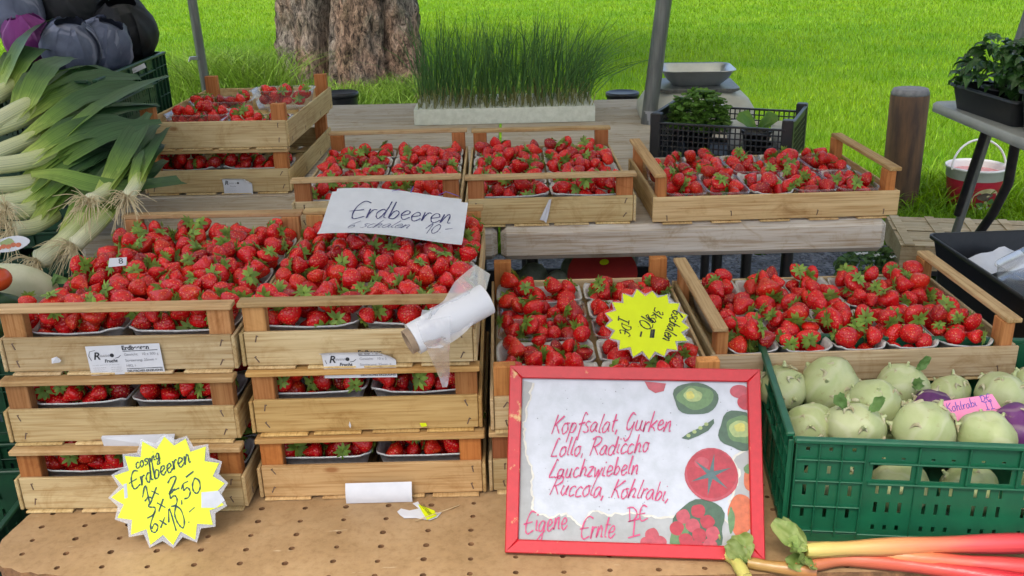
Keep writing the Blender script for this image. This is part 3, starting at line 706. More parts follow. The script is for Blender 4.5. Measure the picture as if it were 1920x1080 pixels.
# ================================================================== STRAWBERRIES
def berry_mesh(seed):
    """returns body verts/faces and calyx verts/faces; axis +z is the calyx end; unit radius ~1"""
    r = random.Random(seed); kind = seed % 5; n, m = 14, 9
    Lz = [1.25, 1.0, 1.45, 1.15, 1.05][kind]; pw = [.8, .62, .95, .7, .6][kind]; sq = [1, 1.06, .95, 1.22, .98][kind]
    V = []; Fc = []; pp_ = [1.35, 1.7, 1.2, 1.5, 1.9][kind]; qq = [.85, .75, .95, .8, .65][kind]
    V.append((0, 0, .54*Lz)); prev = None
    for i in range(1, m):
        t = (i/m)**1.05; z = Lz*(.64-1.55*t)
        rad = (t/.30)**.5 if t < .30 else (1-((t-.30)/.72)**pp_)**qq
        row = []
        for j in range(n):
            a = 2*math.pi*j/n; k = 1+.09*blob_noise((math.cos(a), math.sin(a), z), 1.6, seed)
            row.append(len(V)); V.append((rad*math.cos(a)*k*sq, rad*math.sin(a)*k/sq, z+.06*blob_noise((math.cos(a)*2, math.sin(a)*2, z), 1.1, seed+5)))
        for j in range(n):
            if prev is None: Fc.append((0, row[j], row[(j+1) % n]))
            else: Fc.append((prev[j], row[j], row[(j+1) % n], prev[(j+1) % n]))
        prev = row
    V.append((.04*r.uniform(-1, 1), .04, -Lz*.93)); e = len(V)-1
    for j in range(n): Fc.append((prev[j], e, prev[(j+1) % n]))
    top = Lz*.60; CV = []; CF = []
    k = r.choice([8, 9, 10, 11]); up = r.uniform(-.1, .55)
    for q in range(k):
        a = 2*math.pi*q/k+r.uniform(-.2, .2); ln = r.uniform(.68, 1.05); wd = r.uniform(.15, .22); lift = up+r.uniform(-.25, .3); o = len(CV)
        ca, sa = math.cos(a), math.sin(a)
        for d, ww, zz in ((.08, .10, .0), (.45*ln, wd, .10+.25*lift), (.8*ln, wd*.75, .04+.6*lift), (1.08*ln, .02, -.12+1.0*lift)):
            for sgn in (-1, 1): CV.append((ca*d-sa*ww*sgn, sa*d+ca*ww*sgn, top+.04+zz*.55))
        for i in range(3): CF.append((o+2*i, o+2*i+1, o+2*i+3, o+2*i+2))
    # stem stub
    o = len(CV)
    for i, (dx, zz) in enumerate(((0, 0), (.06, .35*r.uniform(.4, 1)))):
        for j in range(4): CV.append((dx+.055*math.cos(j*1.57), .055*math.sin(j*1.57), top+zz))
    for j in range(4): CF.append((o+j, o+(j+1) % 4, o+4+(j+1) % 4, o+4+j))
    return V, Fc, CV, CF
BV = [berry_mesh(i) for i in range(10)]
def _bm(i, part):
    me = bpy.data.meshes.new('strawberry' if part == 0 else 'calyx'); V, Fc = (BV[i][0], BV[i][1]) if part == 0 else (BV[i][2], BV[i][3])
    k = .021; me.from_pydata([tuple(c*k for c in v) for v in V], [], Fc); me.materials.append(MATS['strawberry_flesh' if part == 0 else 'calyx_green'])
    me.polygons.foreach_set('use_smooth', [True]*len(me.polygons)); me.update(); return me
BME = [( _bm(i, 0), _bm(i, 1)) for i in range(10)]
BERRIES = []     # dict(pos, quat, scale, var, crate key)
def heap(seed, n, cap, floor=.012, rmean=.0188, ov=.72):
    """drop berries one by one into a punnet, each settling at the lowest of several spots"""
    r = np.random.RandomState(seed); P = np.zeros((0, 3)); Rr = np.zeros(0)
    for i in range(n):
        rad = np.clip(r.normal(rmean, .0024), .0155, .0265); K = 34
        c = np.stack([r.uniform(-PL/2+rad*ov, PL/2-rad*ov, K), r.uniform(-PW/2+rad*ov, PW/2-rad*ov, K)], 1); z = np.full(K, floor+rad*.9)
        if len(P):
            d2 = ((c[:, None, :]-P[None, :, :2])**2).sum(2); rr = (rad+Rr)*.90
            zz = np.where(d2 < rr**2, P[None, :, 2]+np.sqrt(np.maximum(rr**2-d2, 0)), -1); z = np.maximum(z, zz.max(1))
        # the walls lean outwards: low berries keep inside them, berries near the edge lie on the rim
        k_ = .39+.075*np.clip(z/PH, 0, 1); out = np.maximum(np.abs(c[:, 0])-(PL*k_-rad*.9), np.abs(c[:, 1])-(PW*k_-rad*.9))
        z = np.where((out > 0) & (z < PH+rad*.35), PH+rad*.35, z)
        j = np.argmin(z+r.uniform(0, .006, K))
        if z[j]+rad*.95 > cap: continue
        P = np.vstack([P, [c[j, 0], c[j, 1], z[j]]]); Rr = np.append(Rr, rad)
    return P, Rr
GREY = 'pulp'
ORD = ['first', 'second', 'third', 'fourth', 'fifth']
def fill(cr, key, cells, kinds, where, anchor, sides, n=19, cap=.112, dark=1.0, seed=0, lift=None, rmean=.0188, ov=.72):
    """put punnets (2 x 5 grid of the crate) and their berries"""
    r = random.Random(seed*7+1); rz = cr.rotation_euler.z; Rm = Matrix.Rotation(rz, 3, 'Z')
    for idx, (i, j) in enumerate(cells):
        kind = kinds(i, j) if callable(kinds) else kinds
        lx = (-.0955 if i == 0 else .0955)+r.uniform(-.001, .001); ly = -CL/2+.0855+j*.1023+r.uniform(-.001, .001); a = R(r.uniform(-1, 1))+(math.pi if r.random() < .5 else 0)
        z = .0105 if not (lift and (i, j) in lift) else .0105+lift[(i, j)]
        pos = cr.location+Rm @ Vector((lx, ly, z))
        p = put('punnet', PUN[kind][r.randrange(len(PUN[kind]))], None, pos, (0, 0, rz+a))
        spot = ORD[j]+' from the '+anchor+', '+sides[i]; tag(p, ('grey pulp' if kind == 'pulp' else 'clear plastic')+' punnet, '+spot, 'punnet', 'punnets '+where)
        P, Rr = heap(seed*100+idx, n, cap-z, rmean=rmean, ov=ov)
        Rp = Matrix.Rotation(rz, 3, 'Z')
        for q in range(len(P)):
            wp = pos+Rp @ Vector(P[q]); ax = Vector((r.gauss(0, 1), r.gauss(-.25, 1), r.gauss(.35, .6))).normalized()
            quat = ax.to_track_quat('Z', 'Y') @ Quaternion((0, 0, 1), r.uniform(0, 6.28))
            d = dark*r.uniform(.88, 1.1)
            BERRIES.append(dict(p=wp, q=quat, s=Rr[q]/.0212, v=r.randrange(10), key=key, d=d, r=Rr[q], spot=spot, grp='strawberries in punnet, '+spot, j=j, cal=r.random() < .85 and not (P[q][2] < .052 and (abs(P[q][1]) > .018 or abs(P[q][0]) > .055)) and abs(P[q][1]) < .046))
def cells(js=range(5), iss=(0, 1)): return [(i, j) for j in js for i in iss]
LK_, KO = 'leek side', 'kohlrabi side'
def go(cr, key, cl, kinds, anchor, where, sides=(LK_, KO), **k): fill(cr, key, cl, kinds, where, anchor, sides, **k)
go(crA3, 'A3', cells(), 'pulp', 'flat printed label', 'in the topmost crate beside the leeks', n=34, cap=.122, seed=1, rmean=0.0200, ov=.5)
go(crB3, 'B3', cells(), 'pulp', 'bag roll', 'in the topmost crate under the Erdbeeren paper', n=31, cap=.120, seed=2, rmean=0.0205, ov=.5)
go(crA2, 'A2', cells((0, 1)), 'pulp', 'blank label flap', 'in the middle crate above the large yellow star', n=29, cap=.106, seed=3)
go(crA1, 'A1', cells((0, 1)), 'pulp', 'large yellow star', 'in the bottom crate behind the large yellow star', n=29, cap=.106, seed=4)
go(crB2, 'B2', cells((0, 1)), 'pulp', 'yellow paper scrap', 'in the middle crate under the bag roll', n=29, cap=.106, seed=5)
go(crB1, 'B1', cells((0, 1)), 'pulp', 'rolled blank label', 'in the bottom crate with the rolled label', n=29, cap=.106, seed=6)
go(crC2, 'C2', cells(), lambda i, j: 'clear' if (i, j) in ((0, 3), (0, 2), (1, 2)) else 'pulp', 'red framed list', 'in the crate behind the red framed list', n=19, cap=.118, seed=7, rmean=0.0178, ov=.9)
go(crC1, 'C1', [(0, 0)], 'pulp', 'red frame foot', 'in the bottom crate behind the red framed list', n=18, cap=.10, seed=8)
go(crG2, 'G2', cells(), 'pulp', 'black tray', 'in the crate behind the green kohlrabi crate', n=19, cap=.12, seed=9, rmean=0.0193, sides=('kohlrabi side', 'lawn side'), ov=.9)
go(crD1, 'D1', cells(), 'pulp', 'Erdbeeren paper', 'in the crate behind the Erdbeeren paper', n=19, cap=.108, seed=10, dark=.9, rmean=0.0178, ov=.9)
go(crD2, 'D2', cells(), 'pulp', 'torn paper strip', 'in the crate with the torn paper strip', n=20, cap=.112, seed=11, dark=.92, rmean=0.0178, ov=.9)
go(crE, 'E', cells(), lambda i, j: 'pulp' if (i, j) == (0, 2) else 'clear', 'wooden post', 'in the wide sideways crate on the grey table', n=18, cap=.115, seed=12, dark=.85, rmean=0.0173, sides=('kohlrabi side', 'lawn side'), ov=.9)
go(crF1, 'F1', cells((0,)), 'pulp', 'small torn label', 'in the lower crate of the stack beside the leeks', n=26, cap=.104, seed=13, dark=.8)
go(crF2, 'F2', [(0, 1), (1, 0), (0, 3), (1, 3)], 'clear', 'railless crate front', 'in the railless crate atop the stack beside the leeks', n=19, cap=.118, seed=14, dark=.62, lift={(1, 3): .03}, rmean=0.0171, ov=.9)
# ---- which 300 berries show largest in the picture
def pick():
    W_, H_ = 480, 270; Z = np.full((H_, W_), 1e9); I = np.full((H_, W_), -1, int)
    def cover(x0, y0, x1, y1): Z[int(y0/4):int(y1/4), int(x0/4):int(x1/4)] = 0
    cover(605, 345, 875, 455); cover(955, 690, 1425, 1050); cover(1390, 630, 1920, 1020); cover(1130, 570, 1290, 640); cover(745, 555, 930, 690)
    cover(210, 830, 420, 1010); cover(0, 700, 440, 745); cover(470, 690, 910, 722); cover(0, 830, 470, 850); cover(480, 820, 910, 835); cover(250, 232, 570, 290)
    for k, b in enumerate(BERRIES):
        x, y, d = proj(b['p']); rr = b['r']*F_PX/d/4; x /= 4; y /= 4
        x0, x1, y0, y1 = max(0, int(x-rr)), min(W_, int(x+rr)+1), max(0, int(y-rr)), min(H_, int(y+rr)+1)
        if x0 >= x1 or y0 >= y1: continue
        yy, xx = np.mgrid[y0:y1, x0:x1]; m = ((xx-x)**2+(yy-y)**2 < rr*rr) & (Z[y0:y1, x0:x1] > d)
        Z[y0:y1, x0:x1][m] = d; I[y0:y1, x0:x1][m] = k
    cnt = np.bincount(I[I >= 0], minlength=len(BERRIES)); return set(np.argsort(-cnt)[:300].tolist()), cnt
CHOSEN, CNT = pick()
SV, SF, SM = [], [], []; off = 0
V3, V4, M3, M4 = [], [], [], []
for k, b in enumerate(BERRIES):
    if k in CHOSEN:
        o = put('strawberry', BME[b['v']][0], None, b['p']); o.rotation_mode = 'QUATERNION'; o.rotation_quaternion = b['q']; o.scale = (b['s'],)*3
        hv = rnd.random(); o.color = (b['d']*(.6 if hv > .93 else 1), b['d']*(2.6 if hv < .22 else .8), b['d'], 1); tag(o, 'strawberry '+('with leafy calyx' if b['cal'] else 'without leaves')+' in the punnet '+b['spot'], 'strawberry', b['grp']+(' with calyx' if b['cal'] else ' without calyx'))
        if b['cal']: put('calyx', BME[b['v']][1], o)
    else:
        Rm = np.array(b['q'].to_matrix()); sc = .021*b['s']; pos = np.array(b['p'])
        V, Fc, CV, CF = BV[b['v']]
        for q, (vv, ff) in enumerate(((V, Fc), (CV, CF))):
            if q and not b['cal']: continue
            SV.append((np.array(vv)*sc) @ Rm.T+pos)
            for f in ff:
                SF.append([i+off for i in f]); SM.append(q)
            off += len(vv)
me = bpy.data.meshes.new('strawberries'); me.from_pydata(np.concatenate(SV).tolist(), [], SF); me.materials.append(MATS['strawberry_flesh']); me.materials.append(MATS['calyx_green'])
me.polygons.foreach_set('material_index', SM); me.polygons.foreach_set('use_smooth', [True]*len(SF)); me.update()
o = stuff(put('strawberries', me)); tag(o, 'the many further red strawberries heaped deeper in the punnets of all crates', 'strawberries')
# ================================================================== SIGNS AND PAPER
def plane_matrix(o, ex, ey):
    ex = Vector(ex).normalized(); nz = ex.cross(Vector(ey)).normalized(); ey = nz.cross(ex)
    m = Matrix((ex, ey, nz)).transposed().to_4x4(); m.translation = Vector(o); return m
def on(m, px, py):
    """point of the sheet's own plane seen at that place of the photograph, in the sheet's coordinates"""
    mi = m.inverted(); o = mi @ Vector((0, 0, CAMZ)); d = mi.to_3x3() @ ray(px, py); t = -o.z/d.z; return (o.x+d.x*t, o.y+d.y*t)
def fit(m, text, a, b, hscale=1.0, slant=.2, seed=1, track=1.0, jit=.03, xh=None):
    (x0, y0), (x1, y1) = on(m, *a), on(m, *b); ln = math.hypot(x1-x0, y1-y0); ang = math.atan2(y1-y0, x1-x0); s = ln/text_width(text, track)
    st = strokes(text, 0, 0, 1, slant, 0, track, jit, seed); ca, sa = math.cos(ang), math.sin(ang)
    return [[(x0+(x*s)*ca-(y*s*hscale)*sa, y0+(x*s)*sa+(y*s*hscale)*ca) for x, y in p] for p in st]
def flat_thing(name, label, cat, m, group=None):
    t = thing(name, label, cat, (0, 0, 0), (0, 0, 0), group); t.matrix_world = m; return t
# ---- red framed vegetable list
BL, BR_ = at(948, 1036, T), at(1432, 1052, T)
TL = aty(966, 688, 1.437)
SG = plane_matrix(BL+Vector((0, 0, .001)), BR_-BL, TL-BL); SW, SH = (BR_-BL).length, (TL-BL).length
sg = flat_thing('framed_list', 'red wooden frame with handwritten vegetable list leaning on the crates', 'sign', SG)
def paintmat():
    m, n, b = newmat('red_paint'); st = (1, 1, 1); v = coords(n)
    f = noise(n, v, 14, 6, .7); g = noise(n, v, 90, 4)
    col = ramp(n, g, [(.3, (.50, .010, .018)), (.7, (.42, .007, .013))])
    wear = ramp(n, f, [(.615, (0, 0, 0)), (.66, (1, 1, 1))]); col = mixc(n, col, (.55, .33, .12), wear)
    L(n, col, b.inputs['Base Color']); b.inputs['Roughness'].default_value = .42; bump(n, b, f, .3, .002)
paintmat()
simple('list_paper', (.47, .495, .54), (.40, .425, .46), 35, rough=.35, bmp=.35, bd=.002)
simple('list_paper_grey', (.33, .34, .34), (.27, .28, .27), 30, rough=.45, bmp=.3, bd=.002)
simple('torn_edge', (.62, .60, .52), (.50, .48, .42), 60, rough=.8, bmp=.3, bd=.001)
for nm, c in (('print_red', (.38, .02, .035)), ('print_dark_green', (.045, .10, .055)), ('print_green', (.10, .20, .07)), ('print_pale_green', (.30, .38, .14)), ('print_orange', (.52, .12, .04)), ('print_pink', (.42, .055, .075)), ('print_yellow', (.50, .47, .10)), ('print_teal', (.06, .12, .12))):
    simple(nm, c, tuple(x*.75 for x in c), 120, rough=.4, bmp=.3, bd=.001)
FWd, FT = .021, .016
def bar(a, b, ins_a, ins_b, name='frame_bar'):
    mb = MB(); (ax, ay), (bx, by) = a, b; (cx, cy), (dx, dy) = ins_b, ins_a
    poly = [a, b, ins_b, ins_a]; z0, z1 = 0, FT
    c = [sum(p[i] for p in poly)/4 for i in (0, 1)]
    q = [(x-c[0], y-c[1]) for x, y in poly]; k = .0025
    inner = [(x-(k if x > 0 else -k)*.6, y-(k if y > 0 else -k)*.6) for x, y in q]
    vs = [(x, y, z0) for x, y in q]+[(x, y, z1-.002) for x, y in q]+[(x, y, z1) for x, y in inner]
    fs = [(3, 2, 1, 0), (8, 9, 10, 11)]+[(i, (i+1) % 4, 4+(i+1) % 4, 4+i) for i in range(4)]+[(4+i, 4+(i+1) % 4, 8+(i+1) % 4, 8+i) for i in range(4)]
    mb.add(vs, fs); mb.build(name, 'red_paint', sg, loc=(c[0], c[1], 0))
o4 = [(0, 0), (SW, 0), (SW, SH), (0, SH)]; i4 = [(FWd, FWd), (SW-FWd, FWd), (SW-FWd, SH-FWd), (FWd, SH-FWd)]
for k in range(4): bar(o4[k], o4[(k+1) % 4], i4[k], i4[(k+1) % 4])
mb = MB(); mb.box((SW/2, SH/2, .004), (SW-.03, SH-.03, .006)); pan = mb.build('paper_panel', 'list_paper', sg)
PZ = .0076
def sp(*pts): return [on(SG, x, y) for x, y in pts]
def rag(pts, seed, amp=.0022, step=.005):
    r = random.Random(seed); out = []
    for i in range(len(pts)-1):
        a, b = pts[i], pts[i+1]; k = max(1, int(math.hypot(b[0]-a[0], b[1]-a[1])/step))
        for q in range(k): t = q/k; out.append((a[0]+(b[0]-a[0])*t+r.uniform(-amp, amp), a[1]+(b[1]-a[1])*t+r.uniform(-amp, amp)))
    return out+[pts[-1]]
x0, y0, x1, y1 = FWd-.001, FWd-.001, SW-FWd+.001, SH-FWd+.001
# grey backing that shows where the white sheet is torn away along the left and bottom
tear = rag(sp((1000, 720), (990, 760), (983, 800), (985, 840), (998, 880), (1000, 960), (1030, 970), (1060, 962), (1090, 985), (1112, 958), (1140, 965), (1180, 962), (1240, 972), (1300, 965), (1340, 960), (1375, 985), (1368, 940), (1385, 890), (1372, 860), (1400, 840)), 5)
def sheet(pts, z, m, name): mb = MB(); mb.plate(pts, z-.0004, z); return mb.build(name, m, sg)
left = [p for p in tear]
poly = [(x0, y1-.004)]+left+[(x1, left[-1][1]), (x1, y0), (x0, y0)]
def tri_fill(poly, z, m, name):
    bm = bmesh.new(); vs = [bm.verts.new((x, y, z)) for x, y in poly]; bm.faces.new(vs); bmesh.ops.triangulate(bm, faces=bm.faces[:])
    for f in bm.faces:
        if f.normal.z < 0: f.normal_flip()
    me = bpy.data.meshes.new(name); bm.to_mesh(me); bm.free(); me.materials.append(MATS[m]); return put(name, me, sg)
tri_fill(poly, PZ, 'list_paper_grey', 'torn_backing')
mb = MB(); ink(mb, [tear], .0042, PZ+.0003); mb.build('torn_edge', 'torn_edge', sg)
def prn(name, items):
    mb = MB(); mats = []
    for k, (m, poly) in enumerate(items):
        if m not in mats: mats.append(m)
        mb.add([(x, y, PZ+.0006+k*.00016) for x, y in poly], [list(range(len(poly)))], mats.index(m))
    mb.build(name, mats, sg)
def D_(px, py, rx, ry, wob=.0, seed=0, n=26):
    c = on(SG, px, py); s = SW/478; return disc(c[0], c[1], rx*s, ry*s*1.06, n, wob, seed)
def clipx(poly): return [(min(max(x, x0), x1), min(max(y, y0), y1)) for x, y in poly]
c = on(SG, 1332, 890)
star = []
for k in range(12):
    a = 2*math.pi*k/12+.35; rr = (.034 if k % 2 == 0 else .007); star.append((c[0]+rr*math.cos(a), c[1]+rr*math.sin(a)))
prn('printed_tomato', [('print_pink', D_(1333, 890, 49, 47, .02, 3)), ('print_red', D_(1333, 888, 46, 43, .02, 4)), ('print_pink', D_(1315, 868, 14, 10, .05, 5)), ('print_teal', star)])
prn('printed_pepper', [('print_dark_green', clipx(D_(1303, 748, 42, 30, .06, 7))), ('print_green', D_(1303, 746, 33, 22, .08, 8)), ('print_pale_green', D_(1298, 742, 17, 12, .1, 9)), ('print_yellow', D_(1293, 742, 8, 7, .1, 10))])
prn('printed_pepper', [('print_dark_green', clipx(D_(1385, 808, 38, 36, .08, 11))), ('print_green', clipx(D_(1388, 806, 27, 25, .08, 12))), ('print_pale_green', clipx(D_(1385, 805, 18, 16, .1, 13))), ('print_yellow', clipx(D_(1386, 802, 10, 8, .1, 14)))])
pod = sp((1277, 822), (1290, 812), (1310, 803), (1328, 792), (1337, 786), (1338, 794), (1327, 808), (1308, 818), (1290, 825))
prn('printed_pea_pod', [('print_dark_green', pod)]+[('print_pale_green', D_(1290+11*k, 817-7*k, 4, 3.2)) for k in range(4)])
prn('printed_strawberry_slice', [('print_pink', clipx(sp((1208, 716), (1248, 720), (1244, 734), (1228, 738), (1215, 730))))])
prn('printed_radishes', [('print_dark_green', clipx(D_(1310, 985, 50, 44, .1, 20))), ('print_green', clipx(D_(1275, 1010, 18, 26, .15, 21)))]+[('print_red' if k % 3 else 'print_pink', clipx(D_(px, py, 13, 12, .05, k))) for k, (px, py) in enumerate(((1280, 968), (1308, 958), (1268, 990), (1298, 985), (1325, 978), (1310, 1003), (1335, 1000), (1285, 1012), (1305, 1025), (1330, 1022)))])
prn('printed_berries', [('print_dark_green', D_(1225, 1000, 6, 10))]+[('print_pink', clipx(D_(px, py, 13, 12, .03, k))) for k, (px, py) in enumerate(((1222, 1003), (1213, 1018), (1236, 1017), (1225, 1030)))])
prn('printed_berries', [('print_pink', clipx(D_(1385, 735, 18, 12))), ('print_red', clipx(D_(1398, 755, 17, 14)))])
prn('printed_pepper', [('print_orange', clipx(D_(1388, 965, 24, 36, .06, 31))), ('print_green', clipx(D_(1370, 975, 6, 22, .1, 32)))])
prn('printed_orange', [('print_orange', clipx(D_(1408, 900, 15, 22, .05, 33))), ('print_green', clipx(D_(1405, 880, 12, 9, .1, 34)))])
def W(text, a, b, hs=1., w_=.0027, seed=1, slant=.34, jit=.05):
    mb = MB(); ink(mb, fit(SG, text, a, b, hs, slant, seed, 1., jit), w_, PZ+.0019); mb.build('handwriting', 'ink_red', sg)
W('Kopfsalat, Gurken', (1033, 814), (1258, 808), 1.15, seed=3)
W('Lollo, Radiccho', (1032, 856), (1215, 850), 1.15, seed=4)
W('Lauchzwiebeln', (1028, 897), (1196, 889), 1.1, seed=5)
W('Ruccola, Kohlrabi,', (1030, 928), (1254, 938), 1.15, seed=6)
W('Eigene', (982, 1000), (1064, 990), 1.25, seed=7); W('Ernte', (1086, 1009), (1152, 1006), 1.35, seed=8)
W('DE', (1178, 978), (1215, 974), 1.0, seed=9, slant=.1); W('I', (1176, 1008), (1203, 1003), .55, seed=10, slant=.1)
mb = MB(); r = random.Random(2)
for k in range(70): px, py = r.uniform(1000, 1400), r.uniform(725, 960); cc = on(SG, px, py); q = r.uniform(.0004, .0012); mb.add([(x, y, PZ+.0004) for x, y in disc(cc[0], cc[1], q, q, 7, .2, k)], [list(range(7))])
mb.build('dirt_specks', 'ink_grey', sg)
# ---- yellow price stars
def star_poly(rx, ry, n, inner, seed, rot=0):
    r = random.Random(seed); out = []
    for k in range(2*n):
        a = math.pi*k/n+rot; q = (1 if k % 2 == 0 else inner)*r.uniform(.965, 1.02); out.append((rx*q*math.cos(a), ry*q*math.sin(a)))
    return out
def price_star(m, rx, ry, n, label, seed, rot=0, cup=0, lam=1.085):
    t = flat_thing('price_star', label, 'price sign', m)
    mb = MB(); mb.plate([(x*lam, y*lam) for x, y in star_poly(rx, ry, n, .86, seed, rot)], -.0010, -.0002); mb.build('laminate_border', 'laminate', t)
    mb = MB(); mb.plate(star_poly(rx, ry, n, .80, seed, rot), 0, .0006); mb.build('yellow_card', 'neon_yellow', t)
    return t
p0 = at(317, 1028, T); p1 = aty(317, 820, 1.398)
mid = (p0+p1)/2; up = p1-p0
ST = plane_matrix(mid+Vector((0, 0, .004)), (1, -.03, 0), up); hh = up.length/2
hw1 = (aty(425, 940, mid.y)-aty(208, 940, mid.y)).length/2
st1 = price_star(ST, hw1, hh, 16, 'large yellow star price sign with handwritten strawberry prices leaning on the bottom crate', 3, .12, lam=1.06)
def W2(t, m, text, a, b, hs=1., w_=.0022, seed=1, slant=.2, col='ink_green', z=.0012):
    mb = MB(); ink(mb, fit(m, text, a, b, hs, slant, seed, 1., .03), w_, z); mb.build('handwriting', col, t)
W2(st1, ST, 'coswig', (256, 880), (302, 858), 1.0, .0028, 2); W2(st1, ST, 'Erdbeeren', (247, 920), (360, 866), 1.05, .0031, 3)
W2(st1, ST, '1x', (272, 948), (302, 927), .72, .0030, 4); W2(st1, ST, '2,-', (316, 929), (368, 893), .52, .0031, 5)
W2(st1, ST, '3x', (276, 975), (314, 952), .8, .0031, 6); W2(st1, ST, '5,50', (321, 952), (380, 920), .85, .0031, 7)
W2(st1, ST, '6x', (283, 1002), (316, 984), .9, .0031, 8); W2(st1, ST, '10.-', (324, 1000), (374, 968), 1.25, .0031, 9)
mb = MB(); mb.add([(x, y, .0010) for x, y in [on(ST, a, b) for a, b in ((378, 923), (410, 920), (422, 938), (405, 952), (378, 952))]], [[0, 1, 2, 3, 4]]); mb.build('torn_patch', 'list_paper', st1)
mb = MB(); mb.add([(x, y, .0010) for x, y in [on(ST, a, b) for a, b in ((232, 908), (238, 906), (240, 933), (234, 935))]], [[0, 1, 2, 3]]); mb.build('torn_patch', 'list_paper', st1)
c0 = at(1213, 607, .845+.012)
S2 = plane_matrix(aty(1213, 607, 1.56)+Vector((0, 0, .0)), (1, -.05, -.05), (.12, .80, .55))
st2 = price_star(S2, .076, .074, 17, 'small yellow star price sign lying on the punnets behind the red framed list', 5, .3, lam=1.03)
W2(st2, S2, '6schalen', (1262, 580), (1242, 637), 1.1, .0030, 2, col='ink_black'); W2(st2, S2, '3kg-', (1228, 576), (1214, 612), .85, .0026, 3, col='ink_black')
W2(st2, S2, '10.-', (1204, 588), (1190, 628), .85, .0030, 4, col='ink_black'); W2(st2, S2, 'DE', (1166, 606), (1161, 626), 1.1, .0026, 5, col='ink_black'); W2(st2, S2, 'I', (1160, 592), (1158, 603), .8, .0026, 6, col='ink_black')
mb = MB(); ink(mb, [[on(S2, 1221+dx, 618), on(S2, 1219+dx, 634)] for dx in (0, 2, 4, 6)], .0030, .0012); mb.build('crossed_out_note', 'ink_black', st2)
# ---- handwritten Erdbeeren paper: two sheets folded over, bottom edge curling forward
Pm = plane_matrix(aty(600, 445, 1.79), aty(866, 456, 1.79)-aty(600, 445, 1.79), aty(612, 362, 1.93)-aty(600, 445, 1.79))
pw = (aty(866, 456, 1.79)-aty(600, 445, 1.79)).length; ph = (aty(612, 362, 1.93)-aty(600, 445, 1.79)).length
pp = flat_thing('handwritten_paper', 'white paper sheet with the handwritten word Erdbeeren propped in front of the grey table', 'paper sign', Pm)
def bend(x, y, z): return (x, y, z+.010*math.sin(x*14+.4)+(.35*max(0, .022-y)))
def curved(x0, x1, y0, y1, z, nx, ny, fn, skew=0):
    vs = []; fs = []
    for j in range(ny+1):
        for i in range(nx+1):
            x = x0+(x1-x0)*i/nx+skew*j/ny; y = y0+(y1-y0)*j/ny; vs.append(fn(x, y, z))
    for j in range(ny):
        for i in range(nx): a = j*(nx+1)+i; fs.append((a, a+1, a+nx+2, a+nx+1))
    return vs, fs
mb = MB(); vs_, fs_ = curved(-.004, pw, -.006, ph, 0, 24, 10, bend, .006); mb.add(vs_, fs_, 0, True); s1 = mb.build('front_sheet', 'paper', pp)
mb = MB(); vs_, fs_ = curved(.006, pw-.012, .02, ph+.016, -.004, 24, 10, bend, .004); mb.add(vs_, fs_, 0, True); s2 = mb.build('rear_sheet', 'paper', pp)
def W3(text, a, b, hs, w_, seed, slant=.3, parent=None, z=.0009):
    mb = MB(); ink(mb, fit(Pm, text, a, b, hs, slant, seed, 1., .03), w_, z, bend); mb.build('handwriting', 'ink_blue', parent or pp)
W3('Erdbeeren', (652, 418), (846, 415), 1.15, .0030, 3); W3('6 schalen', (648, 436), (765, 432), .75, .0014, 4, .6); W3('10.-', (792, 438), (845, 432), .9, .0020, 5, .5)
mb = MB(); ink(mb, [[on(Pm, 822, 361), on(Pm, 836, 353), on(Pm, 848, 356), on(Pm, 862, 360)], [on(Pm, 770, 362), on(Pm, 775, 350)], [on(Pm, 735, 362), on(Pm, 750, 358)]], .0024, -.0032, bend); mb.build('handwriting', 'ink_violet', pp)
